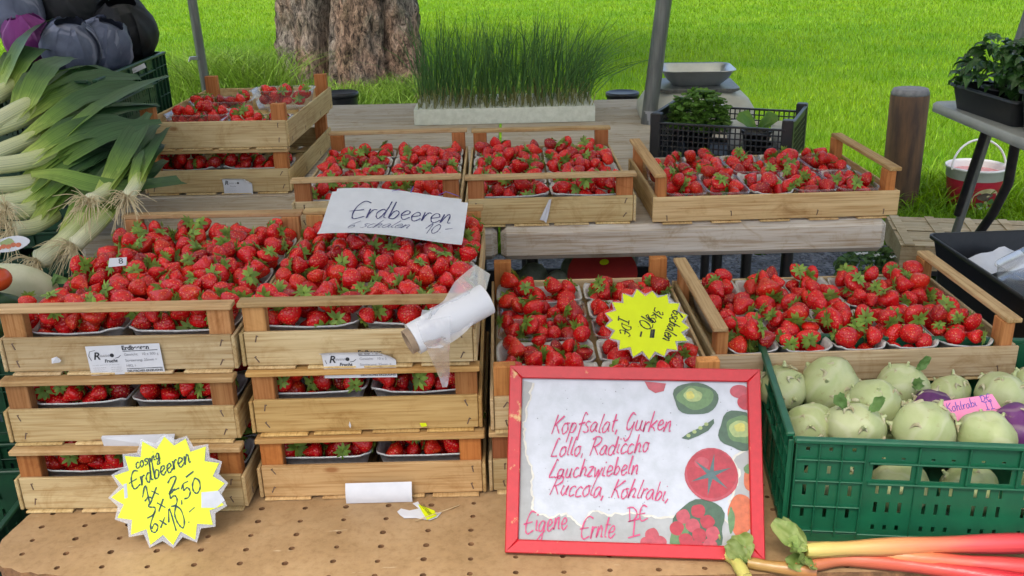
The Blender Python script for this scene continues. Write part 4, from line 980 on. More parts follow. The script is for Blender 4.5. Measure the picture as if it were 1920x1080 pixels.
# ---- printed labels on crate fronts
def small_print(t, lines, h, m='ink_grey'):
    """print too small to read: rows of little uneven strokes"""
    r = random.Random(9); mb = MB()
    for x0_, y0_, x1_ in lines:
        x_ = x0_
        while x_ < x1_:
            k = r.randint(3, 8)
            for q in range(k):
                if x_ > x1_: break
                ink(mb, [[(x_, y0_), (x_+h*.25, y0_+h*r.uniform(.6, 1)), (x_+h*.5, y0_)]], h*.22, .0010); x_ += h*.6
            x_ += h*.6
    mb.build('small_print', m, t)
def printed_label(cr, x, z, w_, h, label, curl, ang=0, seed=0, full=True):
    """stapled card on the front board of a crate"""
    m = cr.matrix_basis @ Matrix.Translation((x, -CL/2-.0012, z)) @ Matrix.Rotation(R(90), 4, 'X') @ Matrix.Rotation(ang, 4, 'Z')
    t = flat_thing('printed_label', label, 'label', m)
    def fn(px, py, pz):
        q = max(0, (px/w_-.78)*1.2)+max(0, (py/h-.62))*1.2-.25; q2 = max(0, .12-px/w_)*max(0, py/h-.5)*3
        k = max(0, q)*curl; return (px-k*.018-q2*curl*.01, py-k*.022, pz+k*.02+q2*curl*.02)
    vs_, fs_ = curved(0, w_, 0, h, .0004, 16, 12, fn); mb = MB(); mb.add(vs_, fs_, 0, True); mb.build('card', 'paper', t)
    if not full: return t, fn
    s = w_/.128
    def tx(b, size, px, py, m='ink_black', bold=0, shear=0): return printed(b, size*s, t, px*s, py*s, .0010, m, bold=bold, shear=shear)
    tx('Erdbeeren' if not curl else 'Erdbeere', .0112, .062, .0455, bold=.0003)
    tx('Gewicht:   10 x 500 g' if not curl else 'Gewicht:   10 x 5', .0068, .064, .0345, 'ink_grey'); tx('Sortierung: 25mm +', .0068, .064, .0235, 'ink_grey'); tx('HKL I', .0068, .064, .0135, 'ink_grey')
    tx('DEUTSCHES ERZEUGNIS', .0057, .064, .0035, bold=.0001)
    mb = MB(); mb.box((.093*s, .0432*s, .0009), (.060*s, .0009, .0003)); mb.box((.095*s, .0100*s, .0009), (.062*s, .0009, .0003)); mb.build('rule_line', 'ink_black', t)
    tx('R', .019, .010, .030, bold=.0004, shear=.25); small_print(t, [(.0215*s, .0345*s, .040*s)], .005*s, 'ink_grey'); tx('Frucht', .0085, .028, .0235, bold=.0002, shear=.2)
    mb = MB(); mb.add([(x_, y_, .0010) for x_, y_ in disc(.043*s, .0365*s, .0036*s, .0036*s, 14)], [list(range(14))]); ink(mb, [[(.006*s, .028*s), (.003*s, .037*s), (.006*s, .045*s), (.016*s, .047*s)], [(.047*s, .031*s), (.053*s, .032*s), (.058*s, .036*s)]], .0012*s, .0010); mb.build('logo', 'ink_black', t)
    small_print(t, [(.006*s, .0185*s, .052*s), (.006*s, .0135*s, .028*s), (.006*s, .0098*s, .026*s), (.006*s, .0060*s, .029*s), (.037*s, .0135*s, .055*s), (.037*s, .0098*s, .053*s), (.037*s, .0060*s, .056*s)], .0014*s)
    return t
def crate_xz(cr, px, py):
    m = cr.matrix_basis @ Matrix.Translation((0, -CL/2-.0012, 0)) @ Matrix.Rotation(R(90), 4, 'X'); return on(m, px, py)
bpy.context.view_layer.update()
x, z = crate_xz(crA3, 172, 704); xb, zb = crate_xz(crA3, 304, 698)
printed_label(crA3, x, z, .126, .054, 'flat printed Erdbeeren weight label stapled on the crate front', 0, math.atan2(zb-z, xb-x))
x, z = crate_xz(crB3, 609, 709); xb, zb = crate_xz(crB3, 735, 707)
printed_label(crB3, x, z, .124, .054, 'curled printed Erdbeeren weight label below the bag roll', 1, math.atan2(zb-z, xb-x))
x, z = crate_xz(crF1, 421, 364); xb, zb = crate_xz(crF1, 474, 364)
t, fn = printed_label(crF1, x, z, .078, .050, 'small torn white label on the crate beside the leeks', 1.3, math.atan2(zb-z, xb-x), full=False)
printed('R', .016, t, .004, .026, .001, 'ink_black', shear=.2, bold=.0003); small_print(t, [(.015, .029, .036)], .004); printed('Frucht', .006, t, .018, .020, .001, 'ink_grey')
mb = MB(); mb.add([(x_, y_, .0010) for x_, y_ in disc(.040, .031, .003, .003, 12)], [list(range(12))]); mb.build('logo', 'ink_black', t)
small_print(t, [(.006, .014-.004*k, .034) for k in range(3)], .0014)
def scrap(cr, pts, label, m='paper', thick=.0006, curlz=.004, name='paper_scrap', extra=None):
    """loose paper on a crate front"""
    mm = cr.matrix_basis @ Matrix.Translation((0, -CL/2-.0012, 0)) @ Matrix.Rotation(R(90), 4, 'X'); c = on(mm, *pts[0]); q = [on(mm, *p) for p in pts]
    cx, cy = sum(a for a, b in q)/len(q), min(b for a, b in q)
    t = flat_thing(name, label, 'paper scrap' if 'scrap' in name else 'label', mm @ Matrix.Translation((cx, cy, .0004)))
    mb = MB(); poly = [(a-cx, b-cy) for a, b in q]; n = len(poly)
    bot = [(a, b, curlz*math.sin(i*2.1)**2) for i, (a, b) in enumerate(poly)]; vs = bot+[(a, b, c_+thick) for a, b, c_ in bot]
    mb.add(vs, [list(range(n))[::-1], list(range(n, 2*n))]+[(i, (i+1) % n, n+(i+1) % n, n+i) for i in range(n)]); mb.build('sheet', m, t)
    if extra: extra(t)
    return t
scrap(crA2, [(196, 838), (192, 818), (194, 814), (328, 813), (326, 838)], 'blank white label flap hanging below the middle crate front', curlz=.006, name='blank_label')
bl = flat_thing('blank_label', 'blank white label rolled over on the bold grained bottom crate', 'label', crB1.matrix_basis @ Matrix.Translation((.012, -CL/2-.010, .004)))
mb = MB()
vs_ = []; fs_ = []
for i in range(9):
    a = -.3+2.6*i/8; yy = -.007*math.sin(a); zz = .030*(1-i/8)+.004*math.cos(a)
    for xx in (-.058, .058): vs_.append((xx, yy, zz))
for i in range(8): fs_.append((2*i, 2*i+1, 2*i+3, 2*i+2))
mb.add(vs_, fs_, 0, True); mb.build('sheet', 'paper', bl)
scrap(crB2, [(654, 797), (656, 788), (659, 796), (657, 802)], 'tiny white paper scrap stuck on the honey coloured crate front')
scrap(crB2, [(787, 793), (799, 791), (801, 797), (790, 800)], 'tiny yellow paper scrap stuck on the honey coloured crate front', 'neon_yellow')
scrap(crA3, [(97, 672), (108, 667), (117, 674), (113, 679), (99, 680)], 'tiny crumpled white paper scrap left of the printed label')
scrap(crD2, [(1012, 412), (1029, 374), (1034, 372), (1030, 395), (1024, 418), (1020, 413)], 'thin torn white paper strip hanging on the crate front board', name='paper_scrap')
# small tag among the berries of the leek-side crate
tg = at(220, 492, T+2*CH+.118)
tm = plane_matrix(tg, (1, .35, .05), (-.3, .7, .6)); t = flat_thing('number_tag', 'small white tag with a number standing among the strawberries beside the leeks', 'tag', tm)
mb = MB(); mb.plate([(-.017, -.008), (.015, -.010), (.018, .008), (-.013, .012)], 0, .0006); mb.build('card', 'paper', t); printed('8', .018, t, .002, -.005, .001, 'ink_black')
# torn paper on the table
tt = thing('torn_paper', 'torn white and yellow label scrap lying on the perforated table', 'paper scrap', at(788, 962, T))
def flatpoly(t, pts, z, m, name, wav=.003, seed=0):
    r = random.Random(seed); q = [at(x, y, T)-t.location for x, y in pts]; mb = MB(); n = len(q)
    vs = [(p.x, p.y, z+r.uniform(0, wav)) for p in q]; vs += [(a, b, c+.0005) for a, b, c in vs]
    mb.add(vs, [list(range(n))[::-1], list(range(n, 2*n))]+[(i, (i+1) % n, n+(i+1) % n, n+i) for i in range(n)]); mb.build(name, m, t)
flatpoly(tt, [(745, 962), (752, 956), (768, 959), (786, 955), (774, 946), (784, 942), (790, 954), (806, 962), (828, 963), (820, 972), (806, 978), (780, 973), (758, 973), (750, 968)], .0008, 'paper', 'white_piece', .002)
flatpoly(tt, [(784, 950), (815, 962), (819, 971), (801, 979), (793, 966)], .0038, 'neon_yellow', 'yellow_piece', .001)
printed('ZEUGNIS', .0085, tt, *(at(789, 952, T)-tt.location).xy, .0056, 'ink_black', rot=(0, 0, R(-62)))
stw = thing('straw', 'thin dry straw lying across the torn paper on the table', 'straw', at(820, 965, T))
mb = MB(); mb.tube([at(778, 977, T+.004), at(820, 962, T+.007), at(862, 947, T+.0015)], .0008, 5); mb.build('stalk', 'veneer', stw, world=True)
# ---- roll of plastic bags on the front rail
simple('cardboard', (.36, .26, .17), (.28, .20, .13), 60, rough=.9)
A0, A1_ = aty(768, 640, 1.378), aty(912, 561, 1.438)
rl = thing('bag_roll', 'roll of thin clear plastic bags lying against the crate rail', 'plastic roll', (A0+A1_)/2)
ax = (A1_-A0).normalized(); ua = ax.orthogonal().normalized(); ub = ax.cross(ua)
def ringed(mb, rad, s0, s1, inner=None, n=28, wob=0, mi=0):
    P = []
    for s_ in (s0, s1):
        for j in range(n): a = 2*math.pi*j/n; rr = rad*(1+wob*math.sin(3*a+s_*40)); P.append(A0+ax*s_+(ua*math.cos(a)+ub*math.sin(a))*rr)
    mb.add(P, [(j, (j+1) % n, n+(j+1) % n, n+j) for j in range(n)], mi, True)
    if inner:
        Q = []
        for s_ in (s0, s1):
            for j in range(n): a = 2*math.pi*j/n; Q.append(A0+ax*s_+(ua*math.cos(a)+ub*math.sin(a))*inner)
        mb.add(Q, [(n+j, n+(j+1) % n, (j+1) % n, j) for j in range(n)], mi, True)
        for e in (0, 1): mb.add(P[e*n:(e+1)*n]+Q[e*n:(e+1)*n], [(j, (j+1) % n, n+(j+1) % n, n+j) for j in range(n)], mi)
ln = (A1_-A0).length
mb = MB(); ringed(mb, .0205, -.004, ln+.002, .0165); mb.build('cardboard_core', 'cardboard', rl, world=True)
mb = MB(); ringed(mb, .0265, .006, ln, .0207, wob=.015); mb.build('film_winding', 'film_roll', rl, world=True)
def film(pts, wid, name, seed, fl=.006):
    pts = bez([aty(x, y, Y) for x, y, Y in pts], 8); k = len(pts); r = random.Random(seed); mb = MB(); nn = 10; vs = []
    for i, p in enumerate(pts):
        t = (pts[min(i+1, k-1)]-pts[max(i-1, 0)]).normalized(); view = (p-Vector((0, 0, CAMZ))).normalized(); side = t.cross(view).normalized(); u = i/(k-1)*(len(wid)-1); a = int(min(u, len(wid)-2)); ww = wid[a]+(wid[a+1]-wid[a])*(u-a)
        for j in range(nn+1):
            s_ = (j/nn-.5)*ww; q = p+side*s_; w3 = blob_noise((q.x, q.y, q.z), 60, seed)*fl+blob_noise((q.x, q.y, q.z), 140, seed+3)*fl*.5; vs.append(q-view*(.004+w3))
    fs = [(i*(nn+1)+j, i*(nn+1)+j+1, (i+1)*(nn+1)+j+1, (i+1)*(nn+1)+j) for i in range(k-1) for j in range(nn)]
    mb.add(vs, fs, 0, True); mb.build(name, 'film', rl, world=True)
film([(905, 505, 1.50), (880, 545, 1.43), (855, 590, 1.405), (815, 615, 1.385), (785, 610, 1.375)], [.03, .055, .06, .065, .05], 'loose_bag', 1)
film([(812, 598, 1.372), (818, 632, 1.365), (825, 668, 1.385), (832, 700, 1.42), (834, 726, 1.42)], [.055, .045, .03, .02, .008], 'hanging_bag_end', 2, .005)
# ================================================================== PLASTIC CRATES
def perforated(mb, M_, u0, u1, v0, v1, th, holes, mi=0):
    """thick panel in the (u, v) plane with rectangular openings; M_ maps (u, v, w) to the crate"""
    us = sorted({u0, u1} | {h[0] for h in holes} | {h[1] for h in holes}); vs_ = sorted({v0, v1} | {h[2] for h in holes} | {h[3] for h in holes})
    nu, nv = len(us)-1, len(vs_)-1
    solid = [[not any(h[0]-1e-9 <= (us[i]+us[i+1])/2 <= h[1]+1e-9 and h[2]-1e-9 <= (vs_[j]+vs_[j+1])/2 <= h[3]+1e-9 for h in holes) for j in range(nv)] for i in range(nu)]
    idx = {}; V = []
    def g(i, j, w_):
        k = (i, j, w_)
        if k not in idx: idx[k] = len(V); V.append(M_ @ Vector((us[i], vs_[j], w_)))
        return idx[k]
    Fq = []; a, b = -th/2, th/2
    for i in range(nu):
        for j in range(nv):
            if not solid[i][j]: continue
            Fq.append((g(i, j, b), g(i+1, j, b), g(i+1, j+1, b), g(i, j+1, b))); Fq.append((g(i, j, a), g(i, j+1, a), g(i+1, j+1, a), g(i+1, j, a)))
            for di, dj, e in ((-1, 0, ((i, j), (i, j+1))), (1, 0, ((i+1, j+1), (i+1, j))), (0, -1, ((i+1, j), (i, j))), (0, 1, ((i, j+1), (i+1, j+1)))):
                ii, jj = i+di, j+dj
                if 0 <= ii < nu and 0 <= jj < nv and solid[ii][jj]: continue
                p, q = e; Fq.append((g(*p, a), g(*p, b), g(*q, b), g(*q, a)))
    mb.add(V, Fq, mi)
def side_frame(kind, w_, d):
    """matrix from panel coordinates to crate coordinates (origin at the base centre); w axis points outward"""
    X, Y, Z = Vector((1, 0, 0)), Vector((0, 1, 0)), Vector((0, 0, 1))
    u, n, off = {'front': (X, -Y, d/2), 'back': (-X, Y, d/2), 'left': (-Y, -X, w_/2), 'right': (Y, X, w_/2)}[kind]
    m = Matrix((u, Z, n)).transposed().to_4x4(); m.translation = n*off; return m
def green_crate(loc, rotz, w_, d, h, m, label, name='plastic_crate', rich=True):
    c = thing(name, label, 'plastic crate', loc, (0, 0, rotz))
    for kind, ln in (('front', w_), ('back', w_), ('left', d), ('right', d)):
        F_ = side_frame(kind, w_, d); a = ln/2; holes = []; lat = .115
        mb = MB(); ribs = MB()
        def rib(u0, u1, v0, v1, pr=.006):
            cc = F_ @ Vector(((u0+u1)/2, (v0+v1)/2, pr/2+.0012)); e = F_.to_3x3() @ Vector((u1-u0, v1-v0, pr)); ribs.box(cc, (abs(e.x), abs(e.y), abs(e.z)), bev=.0007)
        k = h/.19
        mid0, mid1 = -a+lat, a-lat; nS = 5 if ln > .5 else 3; sw = (mid1-mid0)/nS
        for q in range(nS): holes.append((mid0+q*sw+.008, mid0+(q+1)*sw-.008, .118*k, .145*k))
        for row, (v0, v1) in enumerate(((.092, .108), (.058, .078), (.026, .036))):
            for q in range(nS):
                for s_ in range(3):
                    u = mid0+(q+.25+.25*s_)*sw; holes.append((u-.0028, u+.0028, v0*k, v1*k))
        for q in range(nS):
            for s_ in range(2): u = mid0+(q+.3+.4*s_)*sw; holes.append((u-.003, u+.003, .155*k, .159*k))
        for e in (-1, 1):
            for col in range(3):
                u = e*(a-.022-col*.035)
                for v0, v1 in ((.166, .173), (.125, .140), (.085, .105), (.045, .062)): holes.append((u-.003, u+.003, v0*k, v1*k))
        perforated(mb, F_, -a+.004, a-.004, .012, h-.004, .0024, holes); pn = mb.build('wall_panel', m, c)
        for e in (-1, 1):
            for col in range(4): u = e*(a-.004-col*.035); rib(u-.0012, u+.0012, .014, h-.008, .0065)
            for v in (.022, .068, .114, .152): lo, hi = sorted((e*(a-.005), e*(a-.110))); rib(lo, hi, v*k-.0012, v*k+.0012, .0060)
        for v in (.113, .150): rib(mid0+.001, mid1-.001, v*k-.0015, v*k+.0015, .0065)
        for q in range(1, nS): u = mid0+q*sw; rib(u-.0013, u+.0013, .116*k, h-.010, .0058)
        for q in (1, nS-1): u = mid0+q*sw; rib(u-.0008, u+.0008, .016, .110*k, .0025)
        ribs.build('ribs', m, pn)
        mb = MB(); cc = F_ @ Vector((0, h-.004, .0035)); e = F_.to_3x3() @ Vector((ln-(0 if kind in ('front', 'back') else .022), .008, .013)); mb.box(cc, (abs(e.x), abs(e.y), abs(e.z)), bev=.002); mb.build('rim', m, c)
        mb = MB(); cc = F_ @ Vector((0, .009, .001)); e = F_.to_3x3() @ Vector((ln-.012, .018, .006)); mb.box(cc, (abs(e.x), abs(e.y), abs(e.z)), bev=.001); mb.build('base_rim', m, c)
    mb = MB(); mb.box((0, 0, .006), (w_-.014, d-.014, .006)); mb.build('floor', m, c)
    return c
# ---- green crate of kohlrabi
hz = .19
f0 = at(1490, 818, T+hz); f1 = at(1920, 833, T+hz); yaw = math.atan2(f1.y-f0.y, f1.x-f0.x)
Rk = Matrix.Rotation(yaw, 3, 'Z'); ctr = f0+Rk @ Vector((.30, .20, 0)); ctr.z = T
gk = green_crate(ctr, yaw, .60, .40, hz, 'green_plastic', 'bright green plastic crate filled with pale kohlrabi on the front table')
def kohlmat(name, a, b_, c_):
    m, n, b = newmat(name); v = coords(n); f = noise(n, v, 9, 5, .6, 1.5); g = noise(n, v, 60, 4, .7); w_ = node(n, 'ShaderNodeTexWave'); w_.inputs['Scale'].default_value = 9; w_.inputs['Distortion'].default_value = 9; w_.inputs['Detail'].default_value = 2; L(n, v, w_.inputs['Vector'])
    col = ramp(n, f, [(.3, a), (.68, b_)]); col = mixc(n, col, c_, ramp(n, w_.outputs['Fac'], [(.80, (0, 0, 0)), (1., (.30,)*3)])); col = mixc(n, col, (.30, .22, .10), ramp(n, g, [(.62, (0, 0, 0)), (.74, (.7,)*3)]))
    L(n, col, b.inputs['Base Color']); b.inputs['Roughness'].default_value = .5; s = node(n, 'ShaderNodeMath', operation='ADD'); L(n, f, s.inputs[0]); L(n, w_.outputs['Fac'], s.inputs[1]); bump(n, b, s.outputs[0], .22, .004)
kohlmat('kohlrabi_skin', (.36, .43, .17), (.50, .54, .29), (.60, .60, .42))
simple('kohlrabi_scar', (.55, .54, .36), (.36, .31, .17), 60, rough=.8, bmp=.4, bd=.002)
kohlmat('purple_skin', (.15, .03, .16), (.07, .012, .085), (.42, .33, .30))
leafmat('kohl_leaf', (.10, .22, .05), (.22, .36, .12), 30, .2, .5, .3)
def kohlrabi(p, rad, seed, label, purple=False, leaf=False):
    r = random.Random(seed); t = thing('kohlrabi', label, 'kohlrabi', (p[0], p[1], p[2]-rad*.86), (r.uniform(-.7, .7), r.uniform(-.7, .7), r.uniform(0, 6.3)), 'kohlrabi in the green crate')
    t.location = Vector(p); mb = MB()
    prof = [(0, -.86*rad)]+[(rad*math.sin(math.pi*i/14)**.9, -.88*rad*math.cos(math.pi*i/14)) for i in range(1, 14)]+[(0, .82*rad)]
    mb.lathe(prof, 28, fn=lambda a, rr, z: (rr*(1+.05*math.sin(2*a+seed)+.03*math.sin(5*a+seed*2)+.07*blob_noise((math.cos(a), math.sin(a), z/rad), 1.7, seed)+.03*blob_noise((math.cos(a), math.sin(a), z/rad), 5, seed)), z*(1+.12*math.sin(seed*1.7))+.06*rr*math.sin(3*a+seed)))
    mb.build('bulb', 'purple_skin' if purple else 'kohlrabi_skin', t)
    # leaf scars with stub petioles and pale creases
    sc = MB(); pt = MB()
    for q in range(10):
        a = q*2.4+r.uniform(-.3, .3); el = r.uniform(-.2, 1.25); n_ = Vector((math.cos(a)*math.cos(el), math.sin(a)*math.cos(el), math.sin(el)*.9)); c = n_*rad*.985
        u = n_.cross(Vector((0, 0, 1))).normalized(); v = n_.cross(u); L_ = rad*r.uniform(.24, .42)
        pts = [c+u*(L_*s_)+v*(rad*.08*s_*s_*8)-n_*((L_*s_)**2/(2*rad))+n_*rad*.015 for s_ in (-.55, -.3, 0, .3, .55)]
        sc.tube(pts, [rad*.015, rad*.055, rad*.08, rad*.055, rad*.015], 6)
        if q < 5:
            ln_ = rad*r.uniform(.10, .28); pt = MB(); pt.tube([c, c+n_*ln_*.6+v*ln_*-.1, c+n_*ln_+v*-ln_*.3], [rad*.10, rad*.06, rad*.05], 7); pt.build('stalk_stub', 'kohlrabi_scar' if purple else 'kohlrabi_skin', t)
    stuff(sc.build('leaf_scars', 'kohlrabi_scar', t))
    if leaf:
        for q in range(2):
            lf = MB(); a = q*1.7; d = Vector((math.cos(a)*.6, math.sin(a)*.6, .8)); b = d*rad*.9
            crumpled(lf, b, d, (d.y, -d.x, .3), rad*.75, .022, seed+q)
            lf.build('young_leaf', 'kohl_leaf', t)
    return t
K = [(1466, 728, 47, .735, 0, 0), (1556, 727, 57, .735, 0, 0), (1690, 728, 48, .735, 0, 1), (1778, 738, 40, .725, 0, 0), (1880, 742, 52, .735, 0, 0), (1640, 760, 50, .745, 0, 0), (1520, 798, 44, .725, 0, 0), (1603, 800, 55, .738, 0, 1), (1733, 806, 60, .74, 0, 0), (1848, 822, 52, .735, 0, 0), (1750, 768, 40, .73, 1, 0), (1908, 805, 52, .738, 1, 0), (1935, 728, 44, .73, 0, 0)]
names = ['pale green kohlrabi in the crate corner against the red framed list', 'largest pale green kohlrabi standing tall beside the crate corner one', 'pale green kohlrabi with a tall curling leaf shoot', 'small pale kohlrabi behind the purple one by the pink tag', 'pale kohlrabi directly behind the pink Kohlrabi tag', 'pale green kohlrabi beside the purple one, left of the pink tag stem', 'low pale kohlrabi touching the crate front rim near its corner', 'pale green kohlrabi with small yellow-green leaf sprout on top', 'broad pale kohlrabi at the crate front rim below the purple one', 'pale kohlrabi in front of the pink Kohlrabi tag', 'purple kohlrabi half hidden behind the pink tag', 'dark purple kohlrabi in front of the pink tag stick', 'pale kohlrabi in the far corner behind the pink tag']
for i, (px, py, rr, z, pu, lf) in enumerate(K):
    p = at(px, py, z); d = proj(p)[2]; rad = rr*d/F_PX; kohlrabi(p, rad, i+3, names[i], bool(pu), bool(lf))
for i, (lx, ly) in enumerate(((-.22, -.13), (-.11, -.13), (0, -.13), (.11, -.13), (-.2, 0), (-.08, .0), (.05, .01), (-.15, .12), (.0, .12))):
    p = ctr+Rk @ Vector((lx, ly, .062)); kohlrabi(p, .046, 40+i, 'pale kohlrabi in the bottom layer, glimpsed through the crate slots')
for i, (lx, ly) in enumerate(((.22, -.12), (.20, .02), (.235, .12), (.13, .13))):
    kohlrabi(ctr+Rk @ Vector((lx, ly, .13 if i != 3 else .062)), .050, 60+i, 'pale kohlrabi at the crate end away from the red framed list')
    kohlrabi(ctr+Rk @ Vector((lx+.01, ly, .052)), .044, 70+i, 'pale kohlrabi in the bottom layer, glimpsed through the crate slots') if i < 3 else None
pk = aty(1822, 762, 1.425)
PK = plane_matrix(pk, (1, -.10, .10), (-.02, .75, .66))
t = flat_thing('pink_tag', 'pink card handwritten Kohlrabi stuck between the kohlrabi', 'tag', PK)
q = [on(PK, *p) for p in ((1764, 753), (1860, 739), (1877, 765), (1795, 790))]
mb = MB(); mb.plate(q, 0, .0008); mb.build('card', 'neon_pink', t)
q = [on(PK, *p) for p in ((1862, 768), (1912, 770), (1862, 776))]; mb = MB(); mb.plate(q, -.0008, -.0001); mb.build('stick', 'neon_pink', t)
mb = MB(); ink(mb, fit(PK, 'Kohlrabi', (1776, 774), (1833, 762), 1.0, .1, 2), .0016, .0014); ink(mb, fit(PK, 'DE', (1840, 754), (1859, 750), .9, .05, 3), .0016, .0014); ink(mb, fit(PK, 'II', (1848, 769), (1866, 766), .9, .0, 4), .0016, .0014); mb.build('handwriting', 'ink_violet', t)
# ---- rhubarb in front of the green crate
def rhubmat():
    m, n, b = newmat('rhubarb_stalk'); tc = node(n, 'ShaderNodeTexCoord'); sx = node(n, 'ShaderNodeSeparateXYZ'); L(n, tc.outputs['Object'], sx.inputs[0])
    f = noise(n, coords(n, (3, 60, 60)), 1., 4); mu = node(n, 'ShaderNodeMath', operation='MULTIPLY_ADD'); mu.inputs[1].default_value = .12; L(n, f, mu.inputs[0]); L(n, sx.outputs[0], mu.inputs[2])
    col = ramp(n, mu.outputs[0], [(.05, (.46, .42, .12)), (.20, (.56, .24, .10)), (.32, (.52, .07, .07)), (.48, (.40, .010, .035))])
    oi = node(n, 'ShaderNodeObjectInfo'); col = mixc(n, col, oi.outputs['Color'], 1., 'MULTIPLY')
    L(n, col, b.inputs['Base Color']); b.inputs['Roughness'].default_value = .35; bump(n, b, f, .5, .003)
rhubmat()
leafmat('rhubarb_leaf', (.16, .26, .05), (.36, .42, .14), 30, .3, .5, .3)
simple('cut_end', (.55, .40, .22), (.50, .30, .16), 80, rough=.7)
def rhubarb(pts, rad, label, colr, leafp=None, group='rhubarb stalks on the table'):
    w3 = [at(x, y, z) for x, y, z in pts]; t = thing('rhubarb', label, 'rhubarb', w3[0]); path = bez(w3, 6); k = len(path)
    mb = MB(); mb.tube(path, [rad*(.8+.35*i/k)*(1+.08*math.sin(i*.9)) for i in range(k)], 26, caps=True)
    for vi in range(k*26): c_ = path[vi//26]; mb.v[vi] = tuple(c_+(Vector(mb.v[vi])-c_)*(1+(.07 if vi % 2 else -.05)+.05*math.sin((vi % 26)*.48)))
    o = mb.build('stalk', 'rhubarb_stalk', t, world=True); o.color = (*colr, 1)
    if leafp:
        lf = MB()
        for q, (dx, dy, dz, ww) in enumerate(leafp):
            b = Vector((0, 0, .004)); d = Vector((dx, dy, dz)); crumpled(lf, b, d, (.3*(q-1), -.6, .75), d.length*.95, ww*1.1, q+len(label), .35)
        lf.build('leaf_stub', 'rhubarb_leaf', t)
    return t
rhubarb([(1512, 1032, T+.035), (1600, 1028, T+.035), (1760, 1022, T+.038), (1960, 1018, T+.04)], .0125, 'thick pale pink rhubarb stalk lying along the green crate foot', (1.15, 1.1, 1.05), [(-.05, .03, .03, .03), (-.03, .05, .02, .026), (-.035, -.01, .02, .024)])
rhubarb([(1510, 1042, T+.02), (1640, 1040, T+.02), (1800, 1055, T+.02), (1960, 1068, T+.02)], .0115, 'yellow to red rhubarb stalk lying in front of the pale pink one', (1.05, .95, .8), [(-.035, -.03, .03, .03)])
rhubarb([(1522, 1060, T+.013), (1590, 1050, T+.014), (1720, 1062, T+.012), (1960, 1098, T+.012)], .0105, 'deep red curved rhubarb stalk, lowest of the bundle', (.95, .35, .5), [(-.02, -.03, .02, .026), (-.045, -.008, .01, .024)])
rhubarb([(1350, 1033, T+.012), (1378, 1052, T+.012), (1400, 1085, T+.012)], .009, 'short yellow green rhubarb end lying on the red frame corner', (1.0, 1.15, 1.0), [(-.015, .02, .03, .018)])
rhubarb([(1402, 1055, T+.010), (1450, 1063, T+.010), (1530, 1072, T+.010)], .0095, 'brownish rhubarb stalk with a crumpled leaf by the red frame corner', (.75, .55, .5), [(-.01, .03, .03, .034), (-.035, .01, .025, .03)])
# ================================================================== LEEKS, CABBAGES, ROOTS ON THE LEFT
gl = green_crate((-1.20, 2.42, 0), R(2), .60, .62, .86, 'dark_green_plastic', 'dark green plastic crate under the leek pile') if False else None
simple('black_board', (.014, .016, .015), (.03, .03, .03), 20, rough=.6)
def stack_crate(loc, rz, label, h=.19, w_=.6, d=.4): return green_crate(loc, rz, w_, d, h, 'dark_green_plastic', label)
for k in range(4): stack_crate((-1.28, 2.02, .0+k*.192), R(3), ['dark green crate on the ground under the leeks', 'second dark green crate from the ground under the leeks', 'third dark green crate from the ground under the leeks', 'uppermost dark green crate directly under the leeks'][k], w_=.62, d=.62)
for k in range(6): stack_crate((-1.275, 2.77, .0+k*.2), R(92), ['lowest', 'second lowest', 'third', 'fourth', 'fifth', ''][k]+' dark green crate in the stack carrying the cabbages' if k < 5 else 'dark green plastic crate with white tag holding the purple cabbages', h=.198)
for k in range(3): stack_crate((-1.215, 1.40, .0+k*.192), R(2), ['lowest', 'middle', 'topmost'][k]+' dark green crate in the stack beside the rounded table corner')
def leekmat():
    m, n, b = newmat('leek'); at_ = node(n, 'ShaderNodeAttribute'); at_.attribute_name = 'along'
    f = noise(n, coords(n, (1, 1, 1)), 40, 3); mu = node(n, 'ShaderNodeMath', operation='MULTIPLY_ADD'); mu.inputs[1].default_value = .10; mu.inputs[2].default_value = -.05; L(n, f, mu.inputs[0])
    ad = node(n, 'ShaderNodeMath', operation='ADD'); L(n, at_.outputs['Fac'], ad.inputs[0]); L(n, mu.outputs[0], ad.inputs[1])
    col = ramp(n, ad.outputs[0], [(.0, (.74, .72, .54)), (.20, (.70, .72, .44)), (.36, (.42, .52, .12)), (.50, (.15, .26, .045)), (.68, (.05, .115, .04)), (1., (.035, .085, .045))])
    ac = node(n, 'ShaderNodeAttribute'); ac.attribute_name = 'across'; cx = node(n, 'ShaderNodeCombineXYZ'); L(n, ac.outputs['Fac'], cx.inputs[0]); L(n, at_.outputs['Fac'], cx.inputs[1]); mp = node(n, 'ShaderNodeMapping'); mp.inputs['Scale'].default_value = (26, 1.6, 1); L(n, cx.outputs[0], mp.inputs[0])
    st_ = noise(n, mp.outputs[0], 1., 3); col = mixc(n, col, ramp(n, st_, [(.32, (.58, .64, .55)), (.66, (1.3, 1.26, 1.2))]), 1., 'MULTIPLY')
    L(n, col, b.inputs['Base Color']); b.inputs['Roughness'].default_value = .42; b.inputs['Specular IOR Level'].default_value = .4
    t = node(n, 'ShaderNodeBsdfTranslucent'); L(n, col, t.inputs[0]); ms = node(n, 'ShaderNodeMixShader'); ms.inputs[0].default_value = .12
    L(n, b.outputs[0], ms.inputs[1]); L(n, t.outputs[0], ms.inputs[2]); L(n, ms.outputs[0], n.nodes['Material Output'].inputs[0])
    wv = noise(n, coords(n, (1, 1, 1)), 160, 2); bump(n, b, wv, .15, .001)
leekmat()
simple('root_hair', (.72, .62, .40), (.58, .47, .27), 60, rough=.9, bmp=0)
